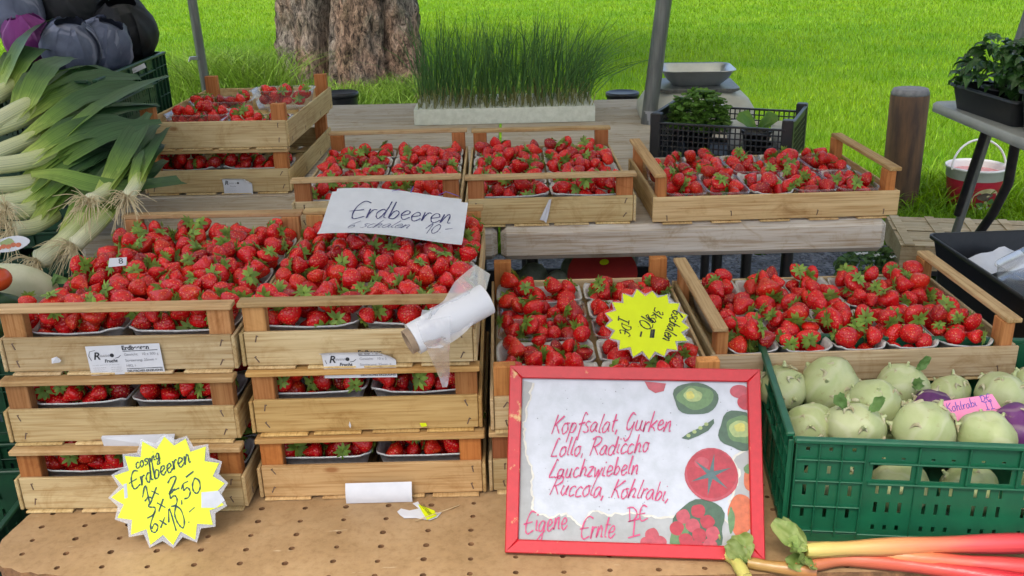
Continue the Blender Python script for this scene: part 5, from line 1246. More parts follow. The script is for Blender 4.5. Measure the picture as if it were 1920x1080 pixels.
def setalong(o, vals):
    a = o.data.attributes.new('along', 'FLOAT', 'POINT'); a.data.foreach_set('value', np.asarray(vals, np.float32))
    n_ = 3 if o.name.split('.')[0] in ('leaf', 'blade') else 14
    a = o.data.attributes.new('across', 'FLOAT', 'POINT'); a.data.foreach_set('value', np.asarray([(i % n_)/n_*(1 if n_ == 3 else 3) for i in range(len(vals))], np.float32))
def leek(root, mid, tip, rad, label, seed, spread=1.0, roots=True, nl=5):
    r = random.Random(seed); w3 = [aty(*root), aty(*mid), aty(*tip)]
    t = thing('leek', label, 'leek', w3[0], (0, 0, 0), 'leeks piled beside the crates')
    path = bez(w3, 10); k = len(path); sh = k*6//10
    mb = MB(); pts = path[:sh]; rads = [rad*(1.12 if i < 2 else 1)*(1+.10*i/sh) for i in range(sh)]; rads[0] = rad*.6
    mb.tube(pts, rads, 14); vals = [.36*min(1, (i//14)/sh)*1.0 for i in range(sh*14)]+[0]*14+[.36]*14
    o = mb.build('shaft', 'leek', t, world=True); setalong(o, vals)
    d0 = (path[min(sh+1, k-1)]-path[sh-2]).normalized(); rest = (path[-1]-path[sh-3]).length
    for q in range(nl):
        lf = MB(); ang = r.uniform(-.42, .42)*spread; ln = rest*r.uniform(.6, .95); s0 = path[max(2, sh-3-q)]
        tgt = path[sh-2:]; off = Vector((r.uniform(-.06, .06)*spread, r.uniform(-.04, .06)*spread, r.uniform(-.03, .06)*spread))
        pp_ = []; n_ = 12
        for i in range(n_):
            u = i/(n_-1); pos = path[min(k-1, int(max(2, sh-3)+(k-1-max(2, sh-3))*u))].lerp(path[-1], 0); base = s0.lerp(path[-1]+off*1.2*ln/rest, u)
            sag = Vector((0, 0, .05*math.sin(u*math.pi)*spread*r.uniform(.9, 1.1)-.03*u*u*(q % 3)))
            pp_.append(base*.55+pos*.45+off*u+sag*.6)
        wk = r.uniform(.7, 1.1); ww = [wk*rad*(2.2+1.2*math.sin(min(1, u*1.5)*math.pi/2))*(1 if u < .6 else max(.30, 1-((u-.6)/.4)**1.9)) for u in [i/(n_-1) for i in range(n_)]]
        roll_ = Vector((r.uniform(-.5, .5), -.7+r.uniform(-.3, .2), .8+r.uniform(-.2, .2)))
        lf.ribbon(pp_, ww, up=roll_, fold=.22); o = lf.build('leaf', 'leek', t, world=True)
        setalong(o, [.30+.62*(min(1, (i//3)/(n_-1)*1.25)) for i in range(n_*3)])
    if roots:
        rt = MB(); ax_ = (w3[0]-path[3]).normalized()
        for q in range(64):
            a = r.uniform(0, 6.3); s_ = ax_.orthogonal().normalized(); s2_ = ax_.cross(s_); dv = (ax_*r.uniform(.3, 1)+(s_*math.cos(a)+s2_*math.sin(a))*r.uniform(.2, .9)).normalized(); b = w3[0]+(s_*math.cos(a)+s2_*math.sin(a))*rad*.6*r.random()
            l_ = r.uniform(.03, .08); wob = Vector((r.uniform(-.012, .012), r.uniform(-.012, .012), -.012))
            rt.tube(bez([b, b+dv*l_*.5, b+dv*l_+wob+Vector((0, -.004, -.02*r.random()))], 3), [.0011, .0010, .0009, .0008, .0007, .0006, .0005], 4, caps=False)
        stuff(rt.build('roots', 'root_hair', t, world=True))
    return t
LK = [
 ((-60, 318, 2.05), (90, 290, 2.22), (262, 195, 2.45), .019, 'leek with broad pale blade curving toward the strawberry stack', 1.0),
 ((-70, 262, 2.15), (60, 215, 2.35), (192, 148, 2.6), .020, 'leek with a wide dark green blade reaching up to the cabbages', 1.2),
 ((-80, 215, 2.25), (20, 165, 2.45), (92, 112, 2.7), .020, 'topmost leek of the pile with dark upright blades', 1.2),
 ((-60, 352, 2.02), (90, 332, 2.2), (258, 235, 2.42), .019, 'leek with twisted light green blade beside the stacked crates', .9),
 ((-50, 388, 2.0), (80, 360, 2.15), (230, 262, 2.4), .018, 'leek with pale shaft below the twisted blade', .9),
 ((-40, 300, 2.12), (70, 258, 2.28), (240, 215, 2.5), .018, 'leek half buried in the middle of the pile', 1.0),
 ((-30, 240, 2.2), (70, 190, 2.4), (178, 172, 2.65), .019, 'leek with drooping grey green blades below the cabbage crate', 1.2),
 ((18, 432, 1.96), (90, 410, 2.08), (235, 290, 2.36), .0165, 'leek with long white shaft and hidden roots near the round sticker', .6),
 ((70, 492, 1.94), (150, 425, 2.06), (262, 285, 2.36), .021, 'thick leek with its root end nearest the white radish', .5),
 ((138, 462, 1.98), (190, 412, 2.07), (290, 305, 2.35), .017, 'leek with a dense brown root tuft behind the strawberry crate', .5),
 ((168, 378, 2.04), (205, 350, 2.16), (275, 240, 2.42), .0155, 'leek with roots hanging straight down over the pile', .5),
 ((238, 372, 2.05), (258, 340, 2.16), (300, 262, 2.40), .0145, 'short leek with long pale roots hanging against the crate back rail', .4),
 ((10, 395, 1.99), (70, 388, 2.1), (220, 300, 2.38), .017, 'leek with roots at the edge of the pile beside the orange tomato', .6),
]
for i, a in enumerate(LK): leek(a[0], a[1], a[2], a[3], a[4], i+5, a[5], roots=(i > 6))
# one long loose leaf lying across the root ends
ll = thing('leek_leaf', 'single long green leek leaf lying across the root ends and crate front', 'leaf', aty(60, 328, 2.1))
lf = MB(); lf.ribbon(bez([aty(58, 328, 2.12), aty(110, 330, 2.14), aty(180, 348, 2.13), aty(250, 350, 2.18), aty(340, 340, 2.3)], 5), [.006+.040*math.sin(min(1, i/20*1.35+.12)*math.pi*.62) for i in range(21)], up=(0, -.6, .8), fold=.25); o = lf.build('blade', 'leek', ll, world=True); setalong(o, [.40+.3*((i//3)/20) for i in range(63)])
# cabbages
def cabmat(name, c1, c2, vein):
    m, n, b = newmat(name); v = coords(n); f = noise(n, v, 11, 5, .6, .8); w_ = node(n, 'ShaderNodeTexWave'); w_.inputs['Scale'].default_value = 5; w_.inputs['Distortion'].default_value = 7; w_.inputs['Detail'].default_value = 3; L(n, v, w_.inputs['Vector'])
    col = ramp(n, f, [(.3, c1), (.7, c2)]); col = mixc(n, col, vein, ramp(n, w_.outputs['Fac'], [(.90, (0, 0, 0)), (.99, (.55,)*3)]))
    L(n, col, b.inputs['Base Color']); b.inputs['Roughness'].default_value = .6; b.inputs['Specular IOR Level'].default_value = .25; bump(n, b, w_.outputs['Fac'], .35, .008)
cabmat('cabbage_blue', (.06, .07, .115), (.15, .17, .25), (.26, .27, .35)); cabmat('cabbage_purple', (.22, .035, .20), (.14, .02, .13), (.40, .16, .36)); cabmat('cabbage_dark', (.008, .010, .011), (.016, .016, .021), (.03, .03, .035))
def cabbage(px, py, Y, rpx, m, label, seed, leaves=5):
    r = random.Random(seed); c = aty(px, py, Y); rad = rpx*proj(c)[2]/F_PX; t = thing('cabbage', label, 'cabbage', c, (r.uniform(-.4, .4), r.uniform(-.4, .4), r.uniform(0, 6)), 'cabbages in the dark green crate')
    mb = MB(); prof = [(0, -rad*.9)]+[(rad*math.sin(math.pi*i/16), -.92*rad*math.cos(math.pi*i/16)) for i in range(1, 16)]+[(0, rad*.92)]
    mb.lathe(prof, 32, fn=lambda a, rr, z: (rr*(1+.04*math.sin(3*a+seed)), z)); mb.build('head', m, t)
    for q in range(leaves):
        a0 = q*2*math.pi/leaves+r.uniform(-.3, .3); lf = MB(); nu, nv = 12, 9; vs = []
        for j in range(nv+1):
            el = -1.1+2.2*j/nv+(.15 if q % 2 else 0)
            for i in range(nu+1):
                s_ = i/nu-.5; a = a0+s_*2.0*math.cos(el*.55); e = abs(s_)*2; rr = rad*(1.03+.012*q+.06*e**3+.14*(j/nv)**5)+.06*rad*math.sin(7*a+q+3*el)*e**2+.05*rad*blob_noise((a*2, el*2, q), 1.5, seed)+.02*rad*blob_noise((a*6, el*6, q), 1.5, seed)
                mid_ = .025*rad*math.exp(-(s_*14)**2); rr += mid_
                vs.append((rr*math.cos(el)*math.cos(a), rr*math.cos(el)*math.sin(a), rr*math.sin(el)*.95))
        lf.add(vs, [(j*(nu+1)+i, j*(nu+1)+i+1, (j+1)*(nu+1)+i+1, (j+1)*(nu+1)+i) for j in range(nv) for i in range(nu)], 0, True); lf.build('outer_leaf', m, t)
    return t
cabbage(135, 92, 2.72, 50, 'cabbage_blue', 'blue grey cabbage with a folded outer leaf at the crate edge', 1)
cabbage(195, 88, 2.80, 48, 'cabbage_blue', 'dusty blue cabbage beside the crate rim', 2)
cabbage(55, 75, 2.75, 42, 'cabbage_purple', 'bright magenta purple cabbage among the blue ones', 3)
cabbage(235, 62, 3.02, 56, 'cabbage_dark', 'nearly black cabbage at the crate end next to the lawn', 4, 3)
cabbage(30, 25, 2.95, 52, 'cabbage_blue', 'dark blue cabbage behind the magenta one', 5)
cabbage(140, 15, 3.05, 62, 'cabbage_dark', 'large black cabbage topmost on the heap', 6, 3)
for q, (x, y) in enumerate(((-1.27, 2.60), (-1.26, 2.78), (-1.28, 2.95), (-1.40, 2.86))):
    u, v, d_ = proj((x, y, 1.085)); cabbage(u, v, y, .076*F_PX/d_, 'cabbage_dark', ['dark cabbage under the magenta one inside the green crate', 'dark cabbage in the middle of the green crate bottom', 'dark cabbage under the nearly black one inside the green crate', 'dark cabbage at the far side of the green crate bottom'][q], 30+q, 2)
lb = [aty(*p) for p in ((230, 138, 2.775), (275, 118, 2.80), (277, 126, 2.80), (232, 147, 2.775))]
# white radish, tomato, cucumbers, sticker at the left
simple('radish_skin', (.62, .62, .44), (.52, .53, .34), 25, rough=.45, bmp=.1)
rp = [aty(-30, 530, 1.78), aty(35, 528, 1.80), aty(85, 545, 1.83), aty(105, 555, 1.85)]
t = thing('white_radish', 'thick pale white radish lying beside the leek roots', 'radish', rp[1]); mb = MB(); pth = bez(rp, 6); mb.tube(pth, [.036, .037, .037, .037, .036, .036, .036, .035, .035, .034, .033, .032, .030, .027, .023, .018, .013, .008, .004][:len(pth)], 18); mb.build('root', 'radish_skin', t, world=True)
lf = MB()
for q in range(4): b = aty(92, 545, 1.82); lf.ribbon([b, b+Vector((.02, .0, .02+.004*q)), b+Vector((.05-.006*q, .01*q-.01, .018))], [.008, .014, .003], up=(0, -.5, .8), fold=.3)
lf.build('leaf_stub', 'kohl_leaf', t, world=True)
simple('tomato_skin', (.55, .075, .015), (.50, .05, .012), 10, rough=.25, bmp=0)
t = thing('tomato', 'orange red tomato lying against the white radish', 'tomato', aty(-6, 524, 1.70)); mb = MB(); mb.lathe([(0, -.022)]+[(.027*math.sin(math.pi*i/12), -.023*math.cos(math.pi*i/12)) for i in range(1, 12)]+[(0, .020)], 24); mb.build('fruit', 'tomato_skin', t)
mb = MB()
for q in range(5): a = q*1.26; mb.ribbon([(0, 0, .020), (.010*math.cos(a), .010*math.sin(a), .024), (.018*math.cos(a), .018*math.sin(a), .021)], [.003, .005, .001], up=(0, 0, 1))
mb.build('calyx', 'calyx_green', t)
simple('cucumber_skin', (.010, .045, .018), (.02, .07, .02), 30, stretch=(1, 1, 1), rough=.3, bmp=.3, bd=.002)
for q, (pts, lab) in enumerate((([(-40, 590, 1.62), (20, 592, 1.66), (78, 600, 1.72)], 'dark green cucumber below the white radish'), ([(-40, 565, 1.68), (0, 568, 1.70), (45, 578, 1.74)], 'dark green cucumber directly under the orange tomato'), ([(-60, 620, 1.56), (-10, 618, 1.60), (30, 612, 1.66)], 'dark green cucumber lowest beside the crate rail'))):
    w3 = [aty(*p) for p in pts]; t = thing('cucumber', lab, 'cucumber', w3[0]); pth = bez(w3, 7); k = len(pth); mb = MB(); mb.tube(pth, [.021*(1-abs(2*i/(k-1)-1)**6*.8) for i in range(k)], 14); mb.build('fruit', 'cucumber_skin', t, world=True)
sm_ = plane_matrix(aty(18, 458, 1.90), (1, .15, .12), (-.1, .5, .85)); t = flat_thing('produce_sticker', 'white curved sticker showing yellow fruit and green leaf on the leeks', 'sticker', sm_)
mb = MB(); mb.plate(disc(0, 0, .042, .016, 22, .03), 0, .0006); mb.build('card', 'paper', t)
mb = MB(); mb.add([(x, y, .0012) for x, y in disc(-.004, .004, .015, .008, 14, .1)], [list(range(14))], 0)
for q in range(5): mb.add([(x, y, .0014+.0001*q) for x, y in disc(-.022+.010*q, -.005+.002*(q % 2), .006, .005, 12)], [list(range(12))], 1)
mb.build('printed_fruit', ['print_pale_green', 'print_orange'], t)
# ================================================================== THINGS ON THE BACK TABLES
# ---- seedling tray
ty = thing('seedling_tray', 'pale foam seedling tray full of grassy leek seedlings on the grey table', 'seedling tray', (-.012, 3.56, B))
mb = MB(); F_ = Matrix.Identity(4); F_.translation = (0, 0, .052)
hl_ = []
for i in range(24):
    for j in range(11): u = -.305+i*.0265; v = -.135+j*.0265; hl_.append((u-.0085, u+.0085, v-.0085, v+.0085))
perforated(mb, F_, -.325, .325, -.155, .155, .008, hl_)
for s in (-1, 1): mb.box((0, s*.149, .0245), (.65, .012, .047)); mb.box((s*.319, 0, .0245), (.012, .286, .047))
mb.box((0, 0, .012), (.62, .28, .02), mi=1); mb.build('tray', ['styrofoam', 'soil'], ty)
leafmat('seedling_blade', (.045, .125, .028), (.10, .21, .05), 8, .4, .5, .25)
leafmat('dry_blade', (.30, .28, .11), (.22, .24, .08), 8, .3, .7, .25)
def seedlings():
    mb = MB(); r = random.Random(6)
    for (u0, u1, v0, v1) in hl_:
        for q in range(r.choice([2, 3, 3, 4])):
            x = (u0+u1)/2+r.uniform(-.006, .006); y = (v0+v1)/2+r.uniform(-.006, .006); h = r.uniform(.17, .38); edge_ = x/.32
            lx = edge_**3*.10*(1 if edge_ > 0 else .45)+r.gauss(0, .035)+.018+(.13 if edge_ > .55 and r.random() < .22 else 0)+(r.gauss(0, .09) if r.random() < .15 else 0); ly = r.gauss(0, .025); pts = []
            for i in range(5): u = i/4; pts.append((x+lx*u*u, y+ly*u*u, .03+h*(u-.12*u**3*abs(lx)*8)))
            w_ = r.uniform(.0024, .0042); mb.ribbon(pts, [w_*.8, w_, w_, w_*.7, .0004], up=(math.cos(q*2.1), math.sin(q*2.1), .1), fold=.3)
            mb.m[-8] = mb.m[-7] = 1
            if r.random() < .30:
                a = r.uniform(0, 6.3); l_ = r.uniform(.04, .11); mb.ribbon([(x, y, .035), (x+math.cos(a)*l_*.4, y+math.sin(a)*l_*.4, .035+l_*.8), (x+math.cos(a)*l_, y+math.sin(a)*l_, .04+l_*.5)], [.003, .003, .0006], up=(0, .3, 1), mi=1)
    return mb
stuff(seedlings().build('seedlings', ['seedling_blade', 'dry_blade'], ty))
# ---- kitchen scale with steel pan
sc0 = Vector((.69, 3.52, B)); scale = thing('market_scale', 'beige counter scale with a steel weighing pan on the grey table', 'scale', sc0, (0, 0, R(-4)))
def rrect(hx, hy, rad, n=6):
    out = []
    for cx, cy, a0 in ((hx-rad, hy-rad, 0), (-hx+rad, hy-rad, 90), (-hx+rad, -hy+rad, 180), (hx-rad, -hy+rad, 270)):
        for i in range(n+1): a = R(a0+90*i/n); out.append((cx+rad*math.cos(a), cy+rad*math.sin(a)))
    return out
def loft(mb, secs, mi=0, sm=True, cap0=True, cap1=True):
    n = len(secs[0][0]); vs = [(x, y, z) for poly, z in secs for x, y in poly]; fs = [(k*n+i, k*n+(i+1) % n, (k+1)*n+(i+1) % n, (k+1)*n+i) for k in range(len(secs)-1) for i in range(n)]
    mb.add(vs, fs, mi, sm)
    if cap0: mb.add([(x, y, secs[0][1]) for x, y in secs[0][0]], [list(range(n))[::-1]], mi)
    if cap1: mb.add([(x, y, secs[-1][1]) for x, y in secs[-1][0]], [list(range(n))], mi)
mb = MB(); loft(mb, [(rrect(.205, .15, .05), .004), (rrect(.205, .15, .05), .03), (rrect(.18, .14, .05), .07), (rrect(.13, .12, .05), .092)]); mb.build('housing', 'beige_plastic', scale)
mb = MB(); loft(mb, [(rrect(.13, .125, .03), .094), (rrect(.145, .135, .03), .102), (rrect(.145, .135, .03), .110)]); mb.build('platform', 'grey_metal', scale)
dp = put('display', None, scale) if False else None
mb = MB(); mb.box((-.155, -.125, .052), (.075, .012, .04), rot=Matrix.Rotation(R(-22), 3, 'X'), bev=.002); dp = mb.build('display', 'black_plastic', scale)
mb = MB(); mb.box((-.155, -.1335, .052), (.062, .002, .028), rot=Matrix.Rotation(R(-22), 3, 'X')); mb.build('display_window', 'ink_violet', dp)
mb = MB(); mb.box((.06, -.140, .060), (.05, .01, .03), rot=Matrix.Rotation(R(-22), 3, 'X')); mb.build('rating_plate', 'paper', scale)
mb = MB(); loft(mb, [(rrect(.085, .07, .03), .112), (rrect(.112, .095, .04), .138), (rrect(.128, .112, .045), .166), (rrect(.134, .118, .048), .170), (rrect(.134, .118, .048), .166+.001), (rrect(.124, .108, .045), .164), (rrect(.108, .091, .04), .138), (rrect(.08, .065, .03), .115)]); mb.build('weighing_pan', 'steel', scale)
# ---- black mesh crate with herb pots
bk = thing('black_mesh_crate', 'black plastic mesh crate with parsley and a seedling pot behind the wide crate', 'plastic crate', (.665, 2.83, B), (0, 0, R(-24)))
bw, bd_, bh_ = .40, .30, .135
for kind, ln_ in (('front', bw), ('back', bw), ('left', bd_), ('right', bd_)):
    F_ = side_frame(kind, bw, bd_); mb = MB(); hs = []; nu = int(ln_/.0165); nv = 6
    for i in range(nu):
        for j in range(nv):
            u = -ln_/2+.02+i*(ln_-.04)/nu; v = .015+j*.0165
            hs.append((u+.0018, u+(ln_-.04)/nu-.0018, v+.0018, v+.0148))
    top_ = bh_-.02 if kind in ('front', 'back') else bh_
    perforated(mb, F_, -ln_/2, ln_/2, .002, top_, .003, hs); mb.build('mesh_wall', 'black_plastic', bk)
    mb = MB(); cc = F_ @ Vector((0, top_, 0)); e = F_.to_3x3() @ Vector((ln_-.03, .006, .010)); mb.box(cc, (abs(e.x), abs(e.y), abs(e.z)), bev=.0015); mb.build('rim', 'black_plastic', bk)
for sx in (-1, 1):
    for sy in (-1, 1): mb = MB(); mb.box((sx*(bw/2-.012), sy*(bd_/2-.012), bh_/2+.004), (.032, .032, bh_+.008), bev=.003); mb.build('corner_post', 'black_plastic', bk)
mb = MB(); mb.box((0, 0, .005), (bw-.01, bd_-.01, .004)); mb.build('floor', 'black_plastic', bk)
leafmat('parsley_leaf', (.07, .17, .02), (.14, .26, .04), 20, .35, .5, .3)
leafmat('basil_leaf', (.025, .085, .018), (.06, .145, .03), 25, .35, .32, .2, spec=.5)
def pot(t, rad, h, m='black_plastic', z=0):
    mb = MB(); mb.lathe([(0, z), (rad*.75, z), (rad, z+h), (rad*1.06, z+h), (rad*1.06, z+h-.008), (rad*.99, z+h-.008)], 24); mb.build('pot', m, t)
    mb = MB(); mb.lathe([(rad*.93, z+h-.012), (0, z+h-.008)], 20); mb.build('soil', 'soil', t)
def bushy(t, n, rx, rz, z0, leafw, leafl, m, seed, stems=14, lobed=False, name='foliage', curl=.35):
    r = random.Random(seed); mb = MB(); st = MB()
    for q in range(stems):
        a = r.uniform(0, 6.3); u = r.uniform(.2, .9); top = Vector((math.cos(a)*rx*u, math.sin(a)*rx*u, z0+rz*math.sqrt(max(0, 1-u*u))*r.uniform(.7, 1)))
        st.tube([Vector((math.cos(a)*.01, math.sin(a)*.01, z0-.02)), top*.5+Vector((0, 0, z0*.5)), top], [.002, .0016, .001], 5)
    for q in range(n):
        a = r.uniform(0, 6.3); ph = math.acos(r.uniform(-.15, 1)); k = r.uniform(.55, 1)**.5
        p = Vector((rx*k*math.sin(ph)*math.cos(a), rx*k*math.sin(ph)*math.sin(a), z0+rz*k*math.cos(ph))); d = Vector((math.cos(a+r.gauss(0, .7)), math.sin(a+r.gauss(0, .7)), r.uniform(-.5, .45))).normalized()
        s = r.uniform(.65, 1.2); l_, w_ = leafl*s, leafw*s; up = Vector((r.gauss(0, .3), r.gauss(0, .3)-.2, 1))
        if lobed:
            for da in (-.8, 0, .8):
                dd = Matrix.Rotation(da, 3, 'Z') @ d; mb.ribbon([p, p+dd*l_*.5, p+dd*l_*.8+Vector((0, 0, -.003)), p+dd*l_], [w_*.2, w_*.8, w_*.9, w_*.15], up=up, fold=.3)
        else: mb.ribbon([p, p+d*l_*.25+Vector((0, 0, .003)), p+d*l_*.55+Vector((0, 0, .004)), p+d*l_*.8, p+d*l_-Vector((0, 0, l_*curl))], [w_*.15, w_*.85, w_, w_*.65, w_*.05], up=up, fold=.28)
    stuff(mb.build(name, m, t)); stuff(st.build('stems', m, t))
def Rb(x, y): return Vector((.665, 2.83, B+.008))+Matrix.Rotation(R(-24), 3, 'Z') @ Vector((x, y, 0))
t = thing('parsley_pot', 'bushy parsley in a dark pot inside the black mesh crate', 'potted herb', Rb(-.10, .02)); pot(t, .05, .075); bushy(t, 420, .085, .095, .085, .014, .024, 'parsley_leaf', 4, 18, True)
t = thing('seedling_pot', 'small dark pot with a broad leaved seedling in the black mesh crate', 'potted plant', Rb(.085, -.03)); pot(t, .042, .08)
lf = MB()
for a, l_ in ((.4, .07), (2.2, .08), (3.6, .075), (5.2, .06)):
    d = Vector((math.cos(a), math.sin(a)*.7, .55)); lf.ribbon([Vector((0, 0, .08)), Vector((0, 0, .08))+d*l_*.4, Vector((0, 0, .085))+d*l_*.75, Vector((0, 0, .075))+d*l_], [.004, .035, .045, .012], up=(0, -.7, .8), fold=.25)
lf.build('leaves', 'parsley_leaf', t)
for q, (x, y, lab) in enumerate(((.02, .045, 'white plastic cup between parsley and seedling pot'), (.150, .065, 'white plastic cup in the crate corner next to the lawn'))):
    t = thing('plastic_cup', lab, 'cup', Rb(x, y)); mb = MB(); mb.lathe([(0, 0), (.032, 0), (.040, .085), (.038, .085), (.031, .004), (0, .004)], 24); mb.build('cup', 'white_plastic', t)
# ---- black bucket lids standing behind the tables
for q, (px, Y, lab) in enumerate(((637, 3.99, 'black lidded tub behind the table near the tree'), (1170, 3.97, 'black lidded tub behind the table beside the seedling tray'))):
    c = aty(px, 190, Y); t = thing('black_tub', lab, 'tub', (c.x, Y+.06, 0)); top = c.z+.03
    mb = MB(); mb.lathe([(0, .0), (.060, .0), (.066, top-.02)], 28); mb.build('body', 'black_plastic', t)
    mb = MB(); mb.lathe([(.066, top-.022), (.071, top-.02), (.071, top-.003), (.066, top), (.055, top-.004), (0, top-.004)], 28); mb.build('lid', 'black_plastic', t)
# ---- basil on the small table at the right
simple('grey_white_plastic', (.42, .42, .38), (.34, .34, .31), 16, rough=.55, bmp=.1)
bt = thing('small_table', 'small pale grey table with slanted dark legs carrying the basil', 'table', (1.70, 2.70, 0))
tz = .985
mb = MB(); loft(mb, [(rrect(.32, .36, .03), tz-.034), (rrect(.335, .375, .035), tz-.028), (rrect(.335, .375, .035), tz-.006), (rrect(.33, .37, .035), tz)]); mb.build('tabletop', 'grey_white_plastic', bt)
def wl(pts, r_, name, t, m='black_metal'): mb = MB(); mb.tube([aty(*p) for p in pts], r_, 10); mb.build(name, m, t, world=True)
wl([(1848, 243, 2.90), (1822, 320, 2.98), (1795, 402, 3.06)], .012, 'leg', bt); wl([(1905, 262, 2.62), (1890, 345, 2.66), (1862, 400, 2.72), (1815, 466, 2.80)], .014, 'leg', bt)
for x, y in ((.28, -.3), (.28, .3)): mb = MB(); mb.tube([(x, y, 0), (x*.9, y*.9, tz-.03)], .012, 10); mb.build('leg', 'black_metal', bt)
def tray_(loc, rz, w_, d, h, label, name='black_tray'):
    t = thing(name, label, 'tray', loc, (0, 0, rz)); mb = MB()
    loft(mb, [(rrect(w_/2-.02, d/2-.02, .02), 0), (rrect(w_/2-.006, d/2-.006, .02), h), (rrect(w_/2, d/2, .02), h), (rrect(w_/2, d/2, .02), h-.008)], cap1=False); loft(mb, [(rrect(w_/2-.008, d/2-.008, .02), h-.001), (rrect(w_/2-.024, d/2-.024, .02), .004)], cap0=False); mb.build('shell', 'black_plastic', t); return t
tr1 = tray_((1.53, 2.80, tz+.001), R(4), .30, .36, .075, 'black plant tray of basil at the far edge of the small table')
tr2 = tray_((1.60, 2.52, tz+.001), R(8), .40, .22, .11, 'taller black plant tray of basil at the near edge of the small table')
for q, (x, y, s_, lab) in enumerate(((1.47, 2.86, 1.0, 'bushy basil plant overhanging the tray edge toward the lawn'), (1.58, 2.74, 1.1, 'tallest basil plant in the middle of the tray'), (1.53, 2.56, .9, 'basil plant in the taller black tray'), (1.70, 2.62, 1.0, 'basil plant at the back corner of the taller tray'), (1.66, 2.88, 1.0, 'basil plant behind the tallest one'))):
    t = thing('basil_plant', lab, 'potted herb', (x, y, tz+.006), (0, 0, q), 'basil plants'); pot(t, .045, .07); bushy(t, 210, .105*s_, .13*s_, .085, .028, .044, 'basil_leaf', 20+q, 16)
# ---- upside-down veneer crate, bucket, flowering plants, empty punnet tray
def veneer_crate():
    pf = at(1690, 458, .42); pb_ = at(1680, 404, .42); pr_ = at(1925, 413, .42)
    ex = (pr_-pb_).normalized(); ey = (pb_-pf); dep = max(.3, ey.length); ey = Vector((-ex.y, ex.x, 0))
    t = thing('upturned_crate', 'upturned slatted wooden crate lying under the basil table', 'crate', pf+ex*.30-Vector((0, 0, .10)), (0, 0, math.atan2(ex.y, ex.x)))
    w_, d = .60, dep
    for j in range(6): mb = MB(); mb.box((0, d*(j+.5)/6, .094+.0012*(j % 2)), (w_, d/6-.006, .003), rot=Matrix.Rotation(R(.6*(j % 3-1)), 3, 'Z'), bev=.0006); mb.build('slat', 'veneer', t)
    for i in range(5): mb = MB(); mb.box((-w_/2+.03+i*(w_-.06)/4, d/2, .0992), (.035, d, .003), rot=Matrix.Rotation(R(.8*(i % 2)), 3, 'Z'), bev=.0006); mb.build('cross_slat', 'veneer', t)
    for y in (.004, d-.004): mb = MB(); mb.box((0, y, .046), (w_, .006, .09), bev=.001); mb.build('side_board', 'crate_wood', t)
    for x in (-1, 1): mb = MB(); mb.box((x*(w_/2-.005), d/2, .046), (.006, d-.016, .09), bev=.001); mb.build('end_board', 'crate_wood', t)
    return t, w_, d
vc, vw, vd = veneer_crate()
bs = thing('black_stand', 'black plastic stand under the upturned slatted crate', 'stand', (vc.location.x, vc.location.y, 0), (0, 0, vc.rotation_euler.z))
mb = MB(); mb.box((0, vd/2, vc.location.z-.015), (.5, vd-.06, .028), bev=.003); mb.build('shelf', 'black_plastic', bs)
for x in (-.22, .22):
    for y in (.06, vd-.06): mb = MB(); mb.box((x, y, (vc.location.z-.03)/2), (.03, .03, vc.location.z-.03)); mb.build('leg', 'black_plastic', bs)
bc = at(1818, 400, 0); bu = thing('bucket', 'red and white plastic bucket with raised handle standing on the lawn', 'bucket', bc, (0, 0, R(8)))
simple('red_label', (.50, .02, .05), (.42, .015, .04), 25, rough=.4, bmp=.05); simple('pink_liquid', (.55, .22, .22), (.50, .18, .18), 20, rough=.2, bmp=.05); simple('print_cream', (.55, .50, .28), (.38, .33, .16), 35, rough=.45, bmp=0); simple('print_brown', (.12, .09, .07), (.07, .055, .045), 40, rough=.5, bmp=0)
mb = MB(); mb.lathe([(0, .0), (.118, 0), (.146, .21)], 36); mb.build('body', 'red_label', bu)
mb = MB(); mb.lathe([(.146, .21), (.150, .212), (.153, .262), (.160, .264), (.160, .274), (.154, .276), (.150, .262), (.147, .225)], 36); mb.build('white_rim', 'white_plastic', bu)
mb = MB(); mb.lathe([(.149, .232), (0, .232)], 36); mb.build('liquid', 'pink_liquid', bu)
mb = MB(); hp = []
for i in range(21): a = math.pi*i/20; hp.append((.158*math.cos(a), -.02+.03*math.sin(a), .262+.15*math.sin(a)))
mb.tube(hp, .006, 8); mb.build('handle', 'white_plastic', bu)
def onbody(poly, dr, mi, mb, a0=-1.62, rmid=.132):
    vs = []
    for x, z in poly: rr = .118+.028*z/.21+dr; a = a0+x/rmid; vs.append((rr*math.cos(a), rr*math.sin(a), z))
    n = len(vs); c = (sum(v[0] for v in vs)/n, sum(v[1] for v in vs)/n, sum(v[2] for v in vs)/n); k = math.hypot(c[0], c[1]); rr = .118+.028*c[2]/.21+dr; c = (c[0]*rr/k, c[1]*rr/k, c[2])
    mb.add(vs+[c], [(i, (i+1) % n, n) for i in range(n)], mi)
mb = MB(); onbody(disc(0, .105, .075, .072, 30), .0012, 0, mb); onbody(disc(-.012, .13, .04, .022, 18, .15, 2), .0022, 1, mb); onbody(disc(.028, .10, .02, .018, 14, .2, 3), .0024, 2, mb); onbody(disc(-.03, .085, .02, .016, 14, .2, 4), .0026, 2, mb); onbody(disc(.0, .065, .035, .008, 14, .2, 5), .0028, 3, mb)
mb.build('printed_oval', ['print_cream', 'print_brown', 'print_green', 'paper'], bu)
leafmat('bedding_leaf', (.05, .13, .025), (.12, .22, .05), 20, .4, .5, .3)
simple('petal', (.75, .76, .74), (.68, .70, .68), 40, rough=.7, bmp=0)
